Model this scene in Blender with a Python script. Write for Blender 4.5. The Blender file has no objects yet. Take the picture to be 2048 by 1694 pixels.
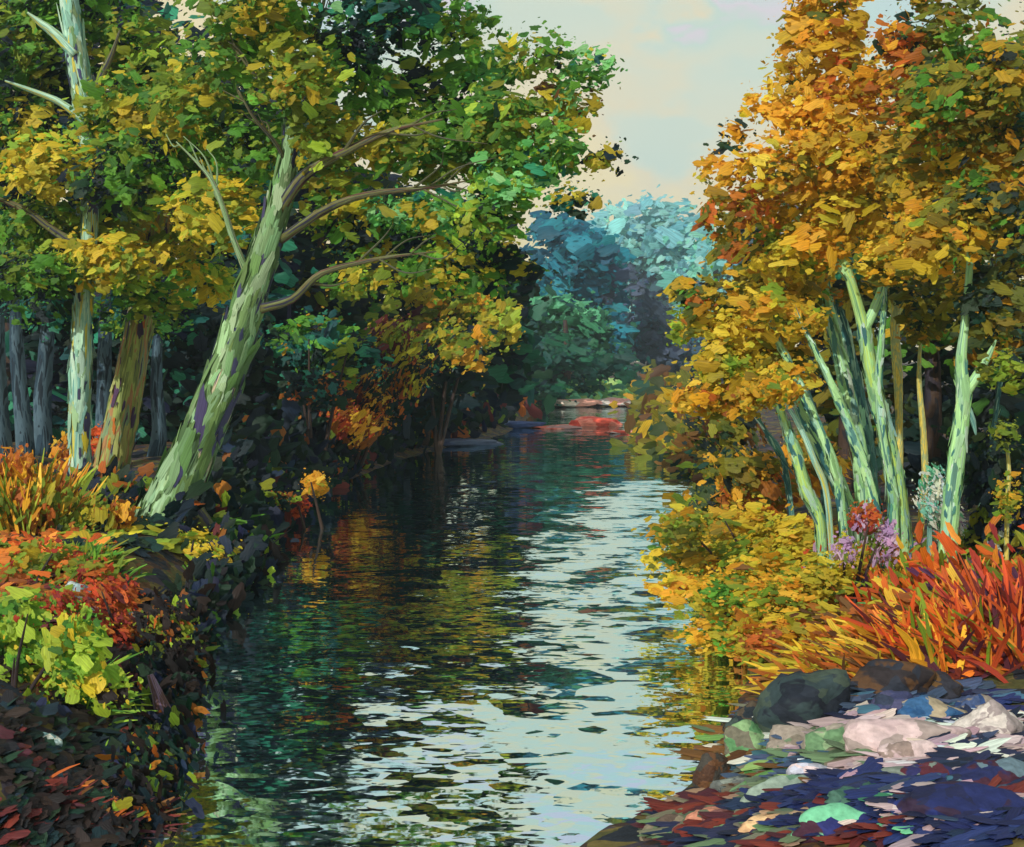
import bpy, math, random
import numpy as np
from mathutils import Vector, Matrix, noise as mnoise

R = np.random.default_rng(11)
random.seed(11)
scene = bpy.context.scene
col = scene.collection

# ------------------------------------------------------------------ camera frame
F, CX, CY, HOR, H = 2200.0, 1024.0, 847.0, 720.0, 2.5
pitch = math.atan((CY - HOR) / F)
FW = np.array([0, math.cos(pitch), -math.sin(pitch)])
UP = np.array([0, math.sin(pitch), math.cos(pitch)])
EYE = np.array([0, 0, H])

def ray(px, py):
    return np.array([1, 0, 0]) * ((px - CX) / F) + UP * (-(py - CY) / F) + FW

def P(px, py, D):
    d = ray(px, py)
    return EYE + d * (D / d[1])

def W0(px, py, z=0.0):
    d = ray(px, py)
    t = (z - H) / d[2]
    return EYE + d * t

cam = bpy.data.cameras.new('camera')
cam.lens = 36.0 * F / 2048.0
cam.clip_end = 3000
cam.clip_start = 0.05
co = bpy.data.objects.new('camera', cam)
col.objects.link(co)
co.location = EYE
co.rotation_euler = (math.pi / 2 - pitch, 0, 0)
scene.camera = co

# ------------------------------------------------------------------ colour
ALB = 1.15

def lin(c):
    c = np.asarray(c, float) / 255.0
    return np.where(c <= 0.04045, c / 12.92, ((c + 0.055) / 1.055) ** 2.4) * ALB

def lin4(c):
    v = lin(c)
    return (float(v[0]), float(v[1]), float(v[2]), 1.0)

PAL = {
 'gold':   [(164,150,34),(182,168,42),(148,144,36),(200,182,50),(172,148,34)],
 'yell':   [(212,182,44),(200,176,40),(190,180,50),(222,196,60)],
 'olive':  [(112,134,34),(124,148,40),(98,120,32),(142,158,46),(132,136,32)],
 'leaf':   [(76,126,36),(88,146,44),(62,108,36),(104,160,48),(70,118,30)],
 'lime':   [(150,178,48),(130,170,50),(168,190,60)],
 'deep':   [(16,48,40),(12,38,44),(23,55,35),(20,35,48),(12,34,34),(28,50,29)],
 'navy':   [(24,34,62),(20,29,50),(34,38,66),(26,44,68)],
 'mint':   [(100,178,96),(124,192,110),(84,164,88),(140,200,130)],
 'teal':   [(28,98,84),(40,120,96),(50,140,106),(24,84,84)],
 'orange': [(212,156,34),(226,168,42),(202,142,30),(238,182,58),(218,158,36)],
 'rust':   [(176,106,30),(158,94,28),(192,100,36),(146,82,28)],
 'red':    [(186,72,38),(200,80,40),(158,54,34),(208,98,46),(136,42,36)],
 'fire':   [(222,116,36),(214,98,34),(230,138,48),(204,84,32)],
 'must':   [(182,150,34),(166,136,30),(202,166,40),(190,140,30)],
 'olivr':  [(116,114,30),(100,104,30),(86,94,32),(132,126,36),(124,108,28)],
 'darkr':  [(44,66,42),(34,58,50),(60,76,36),(36,48,46),(30,70,54)],
 'brown':  [(104,70,34),(88,56,30),(120,84,40)],
 'maroon': [(92,34,34),(72,30,40),(110,44,34)],
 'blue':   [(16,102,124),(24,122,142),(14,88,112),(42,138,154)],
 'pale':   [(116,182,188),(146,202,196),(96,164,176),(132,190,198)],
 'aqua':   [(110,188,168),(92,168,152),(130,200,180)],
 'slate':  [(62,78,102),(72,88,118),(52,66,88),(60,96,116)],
 'sea':    [(66,140,100),(88,166,120),(52,112,82),(104,178,132)],
 'spruce': [(26,84,62),(34,96,68),(22,66,56),(28,76,72)],
 'grass':  [(92,142,72),(116,160,80),(74,122,64),(140,172,96)],
 'lilac':  [(186,150,186),(170,136,176),(204,172,196)],
 'white':  [(206,212,200),(190,204,206),(220,214,196)],
 'plum':   [(78,44,76),(92,54,84)],
 'moss':   [(96,118,84),(116,112,92),(84,100,80)],
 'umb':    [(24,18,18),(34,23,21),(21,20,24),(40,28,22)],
 'pinky':  [(182,156,156),(170,144,150),(196,174,170)],
 'peach':  [(176,144,112),(150,120,96)],
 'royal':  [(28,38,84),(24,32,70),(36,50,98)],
 'coral':  [(222,92,72),(206,76,58),(232,132,108)],
}

def pick_patches(mix, pts, seeds, coherence=.62):
    """neighbouring leaves tend to share a hue family"""
    n = len(pts); out = pick(mix, n)
    names = list(mix.keys()); w = np.array([mix[k] for k in names], float); w /= w.sum()
    sd = pts[R.integers(0, n, seeds)]; fam = R.choice(len(names), seeds, p=w)
    near = ((pts[:, None] - sd[None]) ** 2).sum(2).argmin(1)
    m = R.random(n) < coherence
    for i, k in enumerate(names):
        q = m & (fam[near] == i)
        if q.any(): out[q] = pick({k: 1}, int(q.sum()))
    return out

def pick(mix, n):
    names = list(mix.keys())
    w = np.array([mix[k] for k in names], float); w /= w.sum()
    idx = R.choice(len(names), n, p=w)
    out = np.zeros((n, 3))
    for i, k in enumerate(names):
        m = idx == i
        pl = np.array([lin(c) for c in PAL[k]])
        out[m] = pl[R.integers(0, len(pl), m.sum())]
    out *= np.exp(R.normal(0, .10, (n, 1)))
    out *= np.exp(R.normal(0, .05, (n, 3)))
    return np.clip(out, 0.002, 0.9)

# ------------------------------------------------------------------ materials
def new_mat(name):
    m = bpy.data.materials.new(name); m.use_nodes = True
    nt = m.node_tree; nt.nodes.clear()
    out = nt.nodes.new('ShaderNodeOutputMaterial')
    return m, nt, out

def N(nt, t, **kw):
    n = nt.nodes.new(t)
    for k, v in kw.items(): setattr(n, k, v)
    return n

def dab_material(name, transl=0.25, rough=0.55):
    """Leaf colour from the mesh attribute, streaked along the leaf, with raised ridges."""
    m, nt, out = new_mat(name); L = nt.links.new
    at = N(nt, 'ShaderNodeAttribute', attribute_name='tint')
    uv = N(nt, 'ShaderNodeUVMap', uv_map='uv')
    mp = N(nt, 'ShaderNodeMapping'); mp.inputs['Scale'].default_value = (.7, 4.5, 1)
    L(uv.outputs[0], mp.inputs[0])
    no = N(nt, 'ShaderNodeTexNoise'); no.inputs['Scale'].default_value = 1.0; no.inputs['Detail'].default_value = 3
    L(mp.outputs[0], no.inputs['Vector'])
    mr = N(nt, 'ShaderNodeMapRange')
    mr.inputs['From Min'].default_value = .3; mr.inputs['From Max'].default_value = .7
    mr.inputs['To Min'].default_value = .72; mr.inputs['To Max'].default_value = 1.25
    L(no.outputs[0], mr.inputs[0])
    mx = N(nt, 'ShaderNodeVectorMath', operation='SCALE')
    L(at.outputs['Color'], mx.inputs[0]); L(mr.outputs[0], mx.inputs['Scale'])
    bp = N(nt, 'ShaderNodeBump'); bp.inputs['Strength'].default_value = .35; bp.inputs['Distance'].default_value = .03
    L(no.outputs[0], bp.inputs['Height'])
    pr = N(nt, 'ShaderNodeBsdfPrincipled'); pr.inputs['Roughness'].default_value = rough
    pr.inputs['Specular IOR Level'].default_value = .3
    L(mx.outputs[0], pr.inputs['Base Color']); L(bp.outputs[0], pr.inputs['Normal'])
    if transl > 0:
        tr = N(nt, 'ShaderNodeBsdfTranslucent'); L(mx.outputs[0], tr.inputs[0])
        ms = N(nt, 'ShaderNodeMixShader'); ms.inputs[0].default_value = transl
        L(pr.outputs[0], ms.inputs[1]); L(tr.outputs[0], ms.inputs[2]); L(ms.outputs[0], out.inputs[0])
    else:
        L(pr.outputs[0], out.inputs[0])
    return m

LEAF = dab_material('leaf', transl=.45)
PETAL = dab_material('ground_leaf', transl=.1, rough=.6)

def ramp_material(name, cols, scale=(8, 1.4, 1), coord='UV', seed=0.0, rough=.7, bump=.5, detail=3, voro=False, soft=False):
    m, nt, out = new_mat(name); L = nt.links.new
    if coord == 'UV':
        uv = N(nt, 'ShaderNodeUVMap', uv_map='uv'); src = uv.outputs[0]
    else:
        tc = N(nt, 'ShaderNodeTexCoord'); src = tc.outputs['Object']
    mp = N(nt, 'ShaderNodeMapping'); mp.inputs['Scale'].default_value = scale
    mp.inputs['Location'].default_value = (seed, seed * 1.7, seed * .3)
    L(src, mp.inputs[0])
    no = N(nt, 'ShaderNodeTexNoise'); no.inputs['Scale'].default_value = 1.0; no.inputs['Detail'].default_value = detail
    no.inputs['Roughness'].default_value = .6; no.inputs['Distortion'].default_value = .5
    L(mp.outputs[0], no.inputs['Vector'])
    fac = no.outputs[0]
    if voro:
        vo = N(nt, 'ShaderNodeTexVoronoi'); vo.inputs['Scale'].default_value = 1.6
        ad = N(nt, 'ShaderNodeVectorMath', operation='MULTIPLY_ADD'); ad.inputs[1].default_value = (.5, .5, .5)
        L(no.outputs['Color'], ad.inputs[0]); L(mp.outputs[0], ad.inputs[2]); L(ad.outputs[0], vo.inputs['Vector'])
        sp = N(nt, 'ShaderNodeSeparateColor'); L(vo.outputs['Color'], sp.inputs[0])
        ma = N(nt, 'ShaderNodeMath', operation='MULTIPLY_ADD'); ma.inputs[1].default_value = .55
        mb = N(nt, 'ShaderNodeMath', operation='MULTIPLY'); mb.inputs[1].default_value = .45
        L(no.outputs[0], mb.inputs[0]); L(sp.outputs[0], ma.inputs[0]); L(mb.outputs[0], ma.inputs[2])
        fac = ma.outputs[0]
    rp = N(nt, 'ShaderNodeValToRGB'); cr = rp.color_ramp
    cr.interpolation = 'LINEAR'
    n = len(cols); lo, hi = .28, .72
    while len(cr.elements) > 1: cr.elements.remove(cr.elements[0])
    cr.elements[0].position = 0; cr.elements[0].color = lin4(cols[0])
    for i, c in enumerate(cols):
        a = lo + (hi - lo) * i / n; b = lo + (hi - lo) * (i + .82) / n
        e = cr.elements.new(a if not soft else (a + b) / 2); e.color = lin4(c)
        if not soft:
            e = cr.elements.new(b); e.color = lin4(c)
    L(fac, rp.inputs[0])
    fine = N(nt, 'ShaderNodeTexNoise'); fine.inputs['Scale'].default_value = 5.0; fine.inputs['Detail'].default_value = 4
    L(mp.outputs[0], fine.inputs['Vector'])
    mr = N(nt, 'ShaderNodeMapRange'); mr.inputs['From Min'].default_value = .3; mr.inputs['From Max'].default_value = .7
    mr.inputs['To Min'].default_value = .75; mr.inputs['To Max'].default_value = 1.2
    L(fine.outputs[0], mr.inputs[0])
    sc = N(nt, 'ShaderNodeVectorMath', operation='SCALE'); L(rp.outputs[0], sc.inputs[0]); L(mr.outputs[0], sc.inputs['Scale'])
    bp = N(nt, 'ShaderNodeBump'); bp.inputs['Strength'].default_value = bump; bp.inputs['Distance'].default_value = .02
    L(fine.outputs[0], bp.inputs['Height'])
    pr = N(nt, 'ShaderNodeBsdfPrincipled'); pr.inputs['Roughness'].default_value = rough
    pr.inputs['Specular IOR Level'].default_value = .25
    L(sc.outputs[0], pr.inputs['Base Color']); L(bp.outputs[0], pr.inputs['Normal'])
    L(pr.outputs[0], out.inputs[0])
    return m

# ------------------------------------------------------------------ object helpers
def link(o, parent=None):
    col.objects.link(o)
    if parent is not None:
        o.parent = parent
        o.matrix_parent_inverse = parent.matrix_world.inverted() if False else Matrix.Translation(-Vector(parent.location))
    return o

def tag(o, label, cat, group=None):
    o['label'] = label; o['category'] = cat
    if group: o['group'] = group
    return o

def thing(name, loc, label, cat, group=None):
    o = bpy.data.objects.new(name, None)
    o.empty_display_size = .2
    o.location = [float(v) for v in loc]
    col.objects.link(o)
    return tag(o, label, cat, group)

def mesh_from(name, verts, tris, tint=None, uv=None, smooth=True):
    me = bpy.data.meshes.new(name)
    n, k = len(verts), len(tris)
    s = tris.shape[1]
    me.vertices.add(n); me.vertices.foreach_set('co', np.ascontiguousarray(verts, np.float32).ravel())
    me.loops.add(k * s); me.loops.foreach_set('vertex_index', np.ascontiguousarray(tris, np.int32).ravel())
    me.polygons.add(k)
    me.polygons.foreach_set('loop_start', np.arange(0, k * s, s, dtype=np.int32))
    me.polygons.foreach_set('loop_total', np.full(k, s, np.int32))
    if smooth: me.polygons.foreach_set('use_smooth', np.ones(k, bool))
    me.update(calc_edges=True)
    if tint is not None:
        a = me.attributes.new('tint', 'FLOAT_COLOR', 'POINT')
        a.data.foreach_set('color', np.ascontiguousarray(np.c_[tint, np.ones(n)], np.float32).ravel())
    if uv is not None:
        u = me.uv_layers.new(name='uv')
        u.data.foreach_set('uv', np.ascontiguousarray(uv[tris.ravel()], np.float32).ravel())
    me.validate()
    return me

class Dabs:
    """Leaf-sized, ragged-edged, slightly domed faces; many make one crown or one shrub."""
    K = 18
    def __init__(s): s.c, s.n, s.t, s.a, s.b, s.k = [], [], [], [], [], []
    def add(s, c, n, t, a, b, k):
        s.c.append(c); s.n.append(n); s.t.append(t); s.a.append(a); s.b.append(b); s.k.append(k)
    def build(s, name, mat, parent=None):
        c = np.concatenate(s.c); n = np.concatenate(s.n); t = np.concatenate(s.t)
        a = np.concatenate(s.a); b = np.concatenate(s.b); k = np.concatenate(s.k)
        m, K = len(c), s.K
        n /= np.linalg.norm(n, axis=1, keepdims=True) + 1e-9
        t = t - n * (t * n).sum(1, keepdims=True); t /= np.linalg.norm(t, axis=1, keepdims=True) + 1e-9
        bi = np.cross(n, t)
        th = np.linspace(0, 2 * np.pi, K, endpoint=False)[None] + R.normal(0, .06, (m, K))
        ph = R.uniform(0, 2 * np.pi, (3, m, 1))
        r = 1 + .15 * np.cos(2 * th + ph[0]) + .13 * np.cos(3 * th + ph[1]) + .10 * np.cos(5 * th + ph[2]) + R.normal(0, .10, (m, K))
        r = np.clip(r, .5, 1.5)
        ct, st = np.cos(th), np.sin(th)
        sq = 1 / np.maximum(np.abs(ct), np.abs(st)) ** .3
        u, v = ct * r * sq, st * r * sq
        rim = c[:, None] + t[:, None] * (u * a[:, None])[..., None] + bi[:, None] * (v * b[:, None])[..., None]
        lift = (b * .28)[:, None]
        cen = c + n * lift
        V = np.concatenate([cen[:, None], rim], 1).reshape(-1, 3)
        base = (np.arange(m) * (K + 1))[:, None]
        i = np.arange(K)[None]
        T = np.stack([np.broadcast_to(base, (m, K)), base + 1 + i, base + 1 + (i + 1) % K], -1).reshape(-1, 3)
        tint = np.repeat(k, K + 1, 0)
        off = R.uniform(0, 60, (m, 1, 2))
        UVc = np.concatenate([np.zeros((m, 1, 2)), np.stack([u, v], -1)], 1) + off
        me = mesh_from(name, V, T, tint, UVc.reshape(-1, 2))
        me.materials.append(mat)
        o = bpy.data.objects.new(name, me)
        return link(o, parent)

SUNV = np.array([-.44, -.74, .50]); SUNV /= np.linalg.norm(SUNV)
FACE = np.array([-.12, -.85, .38])

def lognorm(s, n): return np.exp(np.clip(R.normal(0, s, n), -2 * s, 1.45 * s))

def clump(d, px, py, rx, ry, mix, D, dz=0.0, n=None, dens=1.0, size=17, asp=.55, ang=0, angs=35, ry3=None, fleck=3.4, jit=.36):
    """A leafy clump: centre and radii given in photo pixels at distance D, turned into metres there."""
    D = D + dz; size = size * (.66 if dens > .65 else .54)
    c0 = P(px, py, D); mpp = D / F
    if n is None:
        n = int(dens * 4.4 * rx * ry / (size * size * asp * 3.14) * 1.6) + 6
    q = R.normal(size=(n, 3)); q /= np.linalg.norm(q, axis=1, keepdims=True)
    rr = R.uniform(0, 1, (n, 1)) ** .45 * (1 + R.normal(0, .10, (n, 1)))
    ext = np.array([rx * mpp, (ry3 if ry3 else .5 * (rx + ry)) * mpp, ry * mpp])
    c = c0 + q * rr * ext
    nn = q * .30 + FACE * 1.0 + R.normal(0, jit, (n, 3))
    an = np.radians(ang + R.normal(0, angs, n))
    t = np.stack([np.cos(an), np.zeros(n), np.sin(an)], 1)
    a = size * mpp * lognorm(.42, n); b = a * asp * lognorm(.25, n)
    k = pick_patches(mix, c, 9, .62 if n > 90 else .2)
    d.add(c, nn, t, a, b, k)
    m = int(n * fleck)
    if m:
        j = R.integers(0, n, m)
        off = R.normal(0, 1, (m, 3)) * (size * mpp * 1.25)
        a2 = size * mpp * .27 * lognorm(.5, m)
        k2 = k[j]
        sw = R.random(m) < .4
        k2[sw] = pick(mix, int(sw.sum()))
        d.add(c[j] + off, nn[j] + R.normal(0, .3, (m, 3)), t[j], a2, a2 * .6, k2)

def tube(pts, rads, sides=12, seg=6, wob=.06, seed=0):
    pts = [np.asarray(p, float) for p in pts]
    n = len(pts)
    out, rr = [], []
    ext = [2 * pts[0] - pts[1]] + pts + [2 * pts[-1] - pts[-2]]
    for i in range(n - 1):
        p0, p1, p2, p3 = ext[i:i + 4]
        for j in range(seg):
            t = j / seg
            out.append(.5 * ((2 * p1) + (-p0 + p2) * t + (2 * p0 - 5 * p1 + 4 * p2 - p3) * t * t + (-p0 + 3 * p1 - 3 * p2 + p3) * t ** 3))
            rr.append(rads[i] * (1 - t) + rads[i + 1] * t)
    out.append(pts[-1]); rr.append(rads[-1])
    out = np.array(out); rr = np.array(rr); m = len(out)
    tan = np.gradient(out, axis=0); tan /= np.linalg.norm(tan, axis=1, keepdims=True) + 1e-9
    ref = np.array([0.1, 1.0, 0.05])
    s = np.cross(tan, ref); s /= np.linalg.norm(s, axis=1, keepdims=True) + 1e-9
    b = np.cross(s, tan)
    L = np.r_[0, np.cumsum(np.linalg.norm(np.diff(out, axis=0), axis=1))]
    th = np.linspace(0, 2 * np.pi, sides, endpoint=False)
    ph = seed * 1.3
    bump = 1 + wob * (np.sin(th * 3 + ph)[None] * .6 + np.sin(th[None] * 5 + L[:, None] / max(rr[0], .02) * .6 + ph) * .5 + R.normal(0, .35, (m, sides)))
    V = out[:, None] + (s[:, None] * np.cos(th)[None, :, None] + b[:, None] * np.sin(th)[None, :, None]) * (rr[:, None] * bump)[..., None]
    V = V.reshape(-1, 3)
    i = np.arange(m - 1)[:, None] * sides; j = np.arange(sides)[None]; j2 = (j + 1) % sides
    Q = np.stack([i + j, i + j2, i + sides + j2, i + sides + j], -1).reshape(-1, 4)
    uvu = np.minimum(th, 2 * np.pi - th) / np.pi * 1.0
    UV = np.stack([np.broadcast_to(uvu[None] + np.sin(th)[None] * .12, (m, sides)), np.broadcast_to(L[:, None], (m, sides))], -1).reshape(-1, 2)
    # tips
    V = np.concatenate([V, out[:1], out[-1:]])
    UV = np.concatenate([UV, [[.5, 0]], [[.5, L[-1]]]])
    n0 = m * sides
    cap = np.array([[n0, (k + 1) % sides, k, k] for k in range(sides)] +
                   [[n0 + 1, (m - 1) * sides + k, (m - 1) * sides + (k + 1) % sides, (m - 1) * sides + (k + 1) % sides] for k in range(sides)])
    T = np.concatenate([Q[:, [0, 1, 2]], Q[:, [0, 2, 3]], cap[:, :3]])
    return V, T, UV

def wood(name, pxs, rpx, D, mat, parent, sides=12, seg=6, wob=.06, dD=None, twigs=0):
    """A tapering limb through photo points (px, py) at distance D; widths in pixels."""
    pts = [P(x, y, D + (dD[i] if dD else 0)) for i, (x, y) in enumerate(pxs)]
    rads = [r * D / F for r in rpx]
    V, T, UV = tube(pts, rads, sides, seg, wob, seed=pxs[0][0])
    if twigs:
        A = np.array(pts); sl = np.r_[0, np.cumsum(np.linalg.norm(np.diff(A, axis=0), axis=1))]
        for i in range(twigs):
            u = sl[-1] * R.uniform(.3, .98)
            c = np.array([np.interp(u, sl, A[:, j]) for j in range(3)]); r0 = np.interp(u, sl, rads) * .55
            k = min(np.searchsorted(sl, u), len(A) - 1); ax = A[k] - A[k - 1]; ax /= np.linalg.norm(ax)
            up = (-1) ** i; ln = R.uniform(.35, .8) * sl[-1] * .5
            d1 = ax * .8 + np.array([0, R.normal(0, .35), up * R.uniform(.25, .7)])
            p1 = c + d1 * ln * .5 + R.normal(0, .03, 3); p2 = p1 + (d1 + np.array([R.normal(0, .3), 0, -up * .3 + R.normal(0, .2)])) * ln * .5
            v2, t2, u2 = tube([c, p1, p2], [max(r0, .012), max(r0 * .6, .009), .004], 6, 4, .1, seed=i)
            T = np.concatenate([T, t2 + len(V)]); V = np.concatenate([V, v2]); UV = np.concatenate([UV, u2])
    me = mesh_from(name, V, T, None, UV); me.materials.append(mat)
    return link(bpy.data.objects.new(name, me), parent)

class Blades:
    S = 5
    def __init__(s): s.V, s.k, s.n = [], [], 0
    def add(s, base, d, length, width, bend, k):
        """arrays: base (n,3), d (n,3) growth direction, length, width, bend (n,3) pull at the tip"""
        n = len(base); t = np.linspace(0, 1, s.S)[None, :, None]
        mid = base[:, None] + d[:, None] * length[:, None, None] * t + bend[:, None] * (t ** 2) * length[:, None, None]
        side = np.cross(d, FACE[None]); side /= np.linalg.norm(side, axis=1, keepdims=True) + 1e-9
        side = side + R.normal(0, .25, side.shape)
        prof = np.array([.6, 1, 1, .8, .25])[None, :, None]
        w = side[:, None] * (width[:, None, None] * prof)
        V = np.stack([mid - w, mid + w], 2)
        s.V.append(V.reshape(n, -1, 3)); s.k.append(k); s.n += n
    def build(s, name, mat, parent=None):
        V = np.concatenate(s.V); k = np.concatenate(s.k); n = len(V); q = s.S * 2
        b = (np.arange(n) * q)[:, None, None]
        f = np.array([[2 * i, 2 * i + 1, 2 * i + 3, 2 * i + 2] for i in range(s.S - 1)])[None]
        T = (b + f).reshape(-1, 4)
        uv1 = np.array([[t * 2, x] for t in np.linspace(0, 1, s.S) for x in (-1, 1)])
        UV = (uv1[None] + R.uniform(0, 60, (n, 1, 2))).reshape(-1, 2)
        me = mesh_from(name, V.reshape(-1, 3), T, np.repeat(k, q, 0), UV)
        me.materials.append(mat)
        return link(bpy.data.objects.new(name, me), parent)

# ------------------------------------------------------------------ ground and river
left_edge = [(-300, 2400), (190, 1760), (300, 1640), (322, 1500), (356, 1380), (428, 1250), (508, 1160), (520, 1085), (585, 1020), (690, 962), (820, 912), (1010, 868), (1050, 842), (1064, 824), (1090, 814)]
right_edge = [(1325, 812), (1298, 826), (1275, 860), (1330, 905), (1400, 945), (1455, 1000), (1480, 1080), (1490, 1180), (1510, 1290), (1500, 1370), (1452, 1450), (1405, 1540), (1330, 1610), (1190, 1672), (1080, 1740)]
RIV = [W0(x, y)[:2] for x, y in left_edge] + [W0(x, y)[:2] for x, y in right_edge]
RIV = [np.array([-3.6, -9.0]), np.array([-3.2, 1.0])] + RIV[1:] + [np.array([-.3, 3.2]), np.array([-.9, 0.]), np.array([-1.4, -9.])]
RIV = np.array(RIV)

def river_sd(pts):
    a = RIV; b = np.roll(RIV, -1, 0)
    d2 = np.full(len(pts), 1e18); inside = np.zeros(len(pts), bool)
    for p, q in zip(a, b):
        e = q - p; w = pts - p
        t = np.clip((w @ e) / (e @ e), 0, 1)
        d2 = np.minimum(d2, ((w - t[:, None] * e) ** 2).sum(1))
        c = ((p[1] > pts[:, 1]) != (q[1] > pts[:, 1]))
        with np.errstate(divide='ignore', invalid='ignore'):
            xi = p[0] + (pts[:, 1] - p[1]) / (q[1] - p[1]) * e[0]
        inside ^= c & (pts[:, 0] < xi)
    d = np.sqrt(d2)
    return np.where(inside, -d, d)

def sm(x): x = np.clip(x, 0, 1); return x * x * (3 - 2 * x)

def terrain(pts):
    pts = np.atleast_2d(pts)
    d = river_sd(pts); x, y = pts[:, 0], pts[:, 1]
    w = .06 * np.sin(x * 2.1 + y * .7) + .05 * np.sin(y * 1.9 - x * 1.1 + 1) + .03 * np.sin(x * 5.3 + 2) * np.sin(y * 4.7)
    left = sm((-x - .5) / 2) * sm((30 - y) / 10)
    z = .02 + .36 * sm(d / 1.1) + .22 * sm((d - 1.0) / 5) + left * .22 * sm((d - .3) / 1.2) + w * sm(d / 1.5)
    z += 1.2 * sm((d - 12) / 120)
    return np.where(d < 0, -.7 * sm(-d / 1.2) - .01, z)

def gz(x, y): return float(terrain(np.array([[x, y]]))[0])

def G(px, py):
    """where the photo point meets the ground"""
    d = ray(px, py); ts = np.exp(np.linspace(math.log(1.5), math.log(220), 2600))
    pts = EYE + d[None] * ts[:, None]
    hit = np.nonzero(pts[:, 2] < np.maximum(terrain(pts[:, :2]), 0))[0]
    p = pts[hit[0]] if len(hit) else pts[-1]
    return np.array([p[0], p[1], gz(p[0], p[1])])

def G_many(px, py):
    px = np.asarray(px, float); py = np.asarray(py, float)
    d = np.array([1, 0, 0])[None] * ((px - CX) / F)[:, None] + UP[None] * (-(py - CY) / F)[:, None] + FW[None]
    dz = np.minimum(d[:, 2], -.012)
    z = np.full(len(px), .35)
    for i in range(9):
        t = (z - H) / dz
        p = EYE + d * t[:, None]
        zn = np.maximum(terrain(p[:, :2]), 0)
        z = z * .4 + zn * .6
    p[:, 2] = terrain(p[:, :2])
    return p

def build_ground():
    u = np.linspace(-1, 1, 300); xs = np.sign(u) * (np.abs(u) * 9 + (np.exp(np.abs(u) * 6.2) - 1) * .75)
    v = np.linspace(0, 1, 380); ys = -8 + v * 40 + (np.exp(v * 6.3) - 1) * .7
    X, Y = np.meshgrid(xs, ys, indexing='xy')
    pts = np.stack([X.ravel(), Y.ravel()], 1)
    Z = terrain(pts)
    V = np.c_[pts, Z]
    nx, ny = len(xs), len(ys)
    i = (np.arange(ny - 1) * nx)[:, None]; j = np.arange(nx - 1)[None]
    Q = np.stack([i + j, i + j + 1, i + nx + j + 1, i + nx + j], -1).reshape(-1, 4)
    me = mesh_from('ground', V, Q)
    me.materials.append(ramp_material('earth', [(30, 36, 44), (58, 42, 34), (88, 60, 34), (70, 70, 36), (96, 84, 44), (60, 52, 60)],
                                      (3.2, 3.2, 3.2), 'OBJ', 3, rough=.9, bump=.6, voro=True))
    o = link(bpy.data.objects.new('ground', me)); o['kind'] = 'structure'

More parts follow.
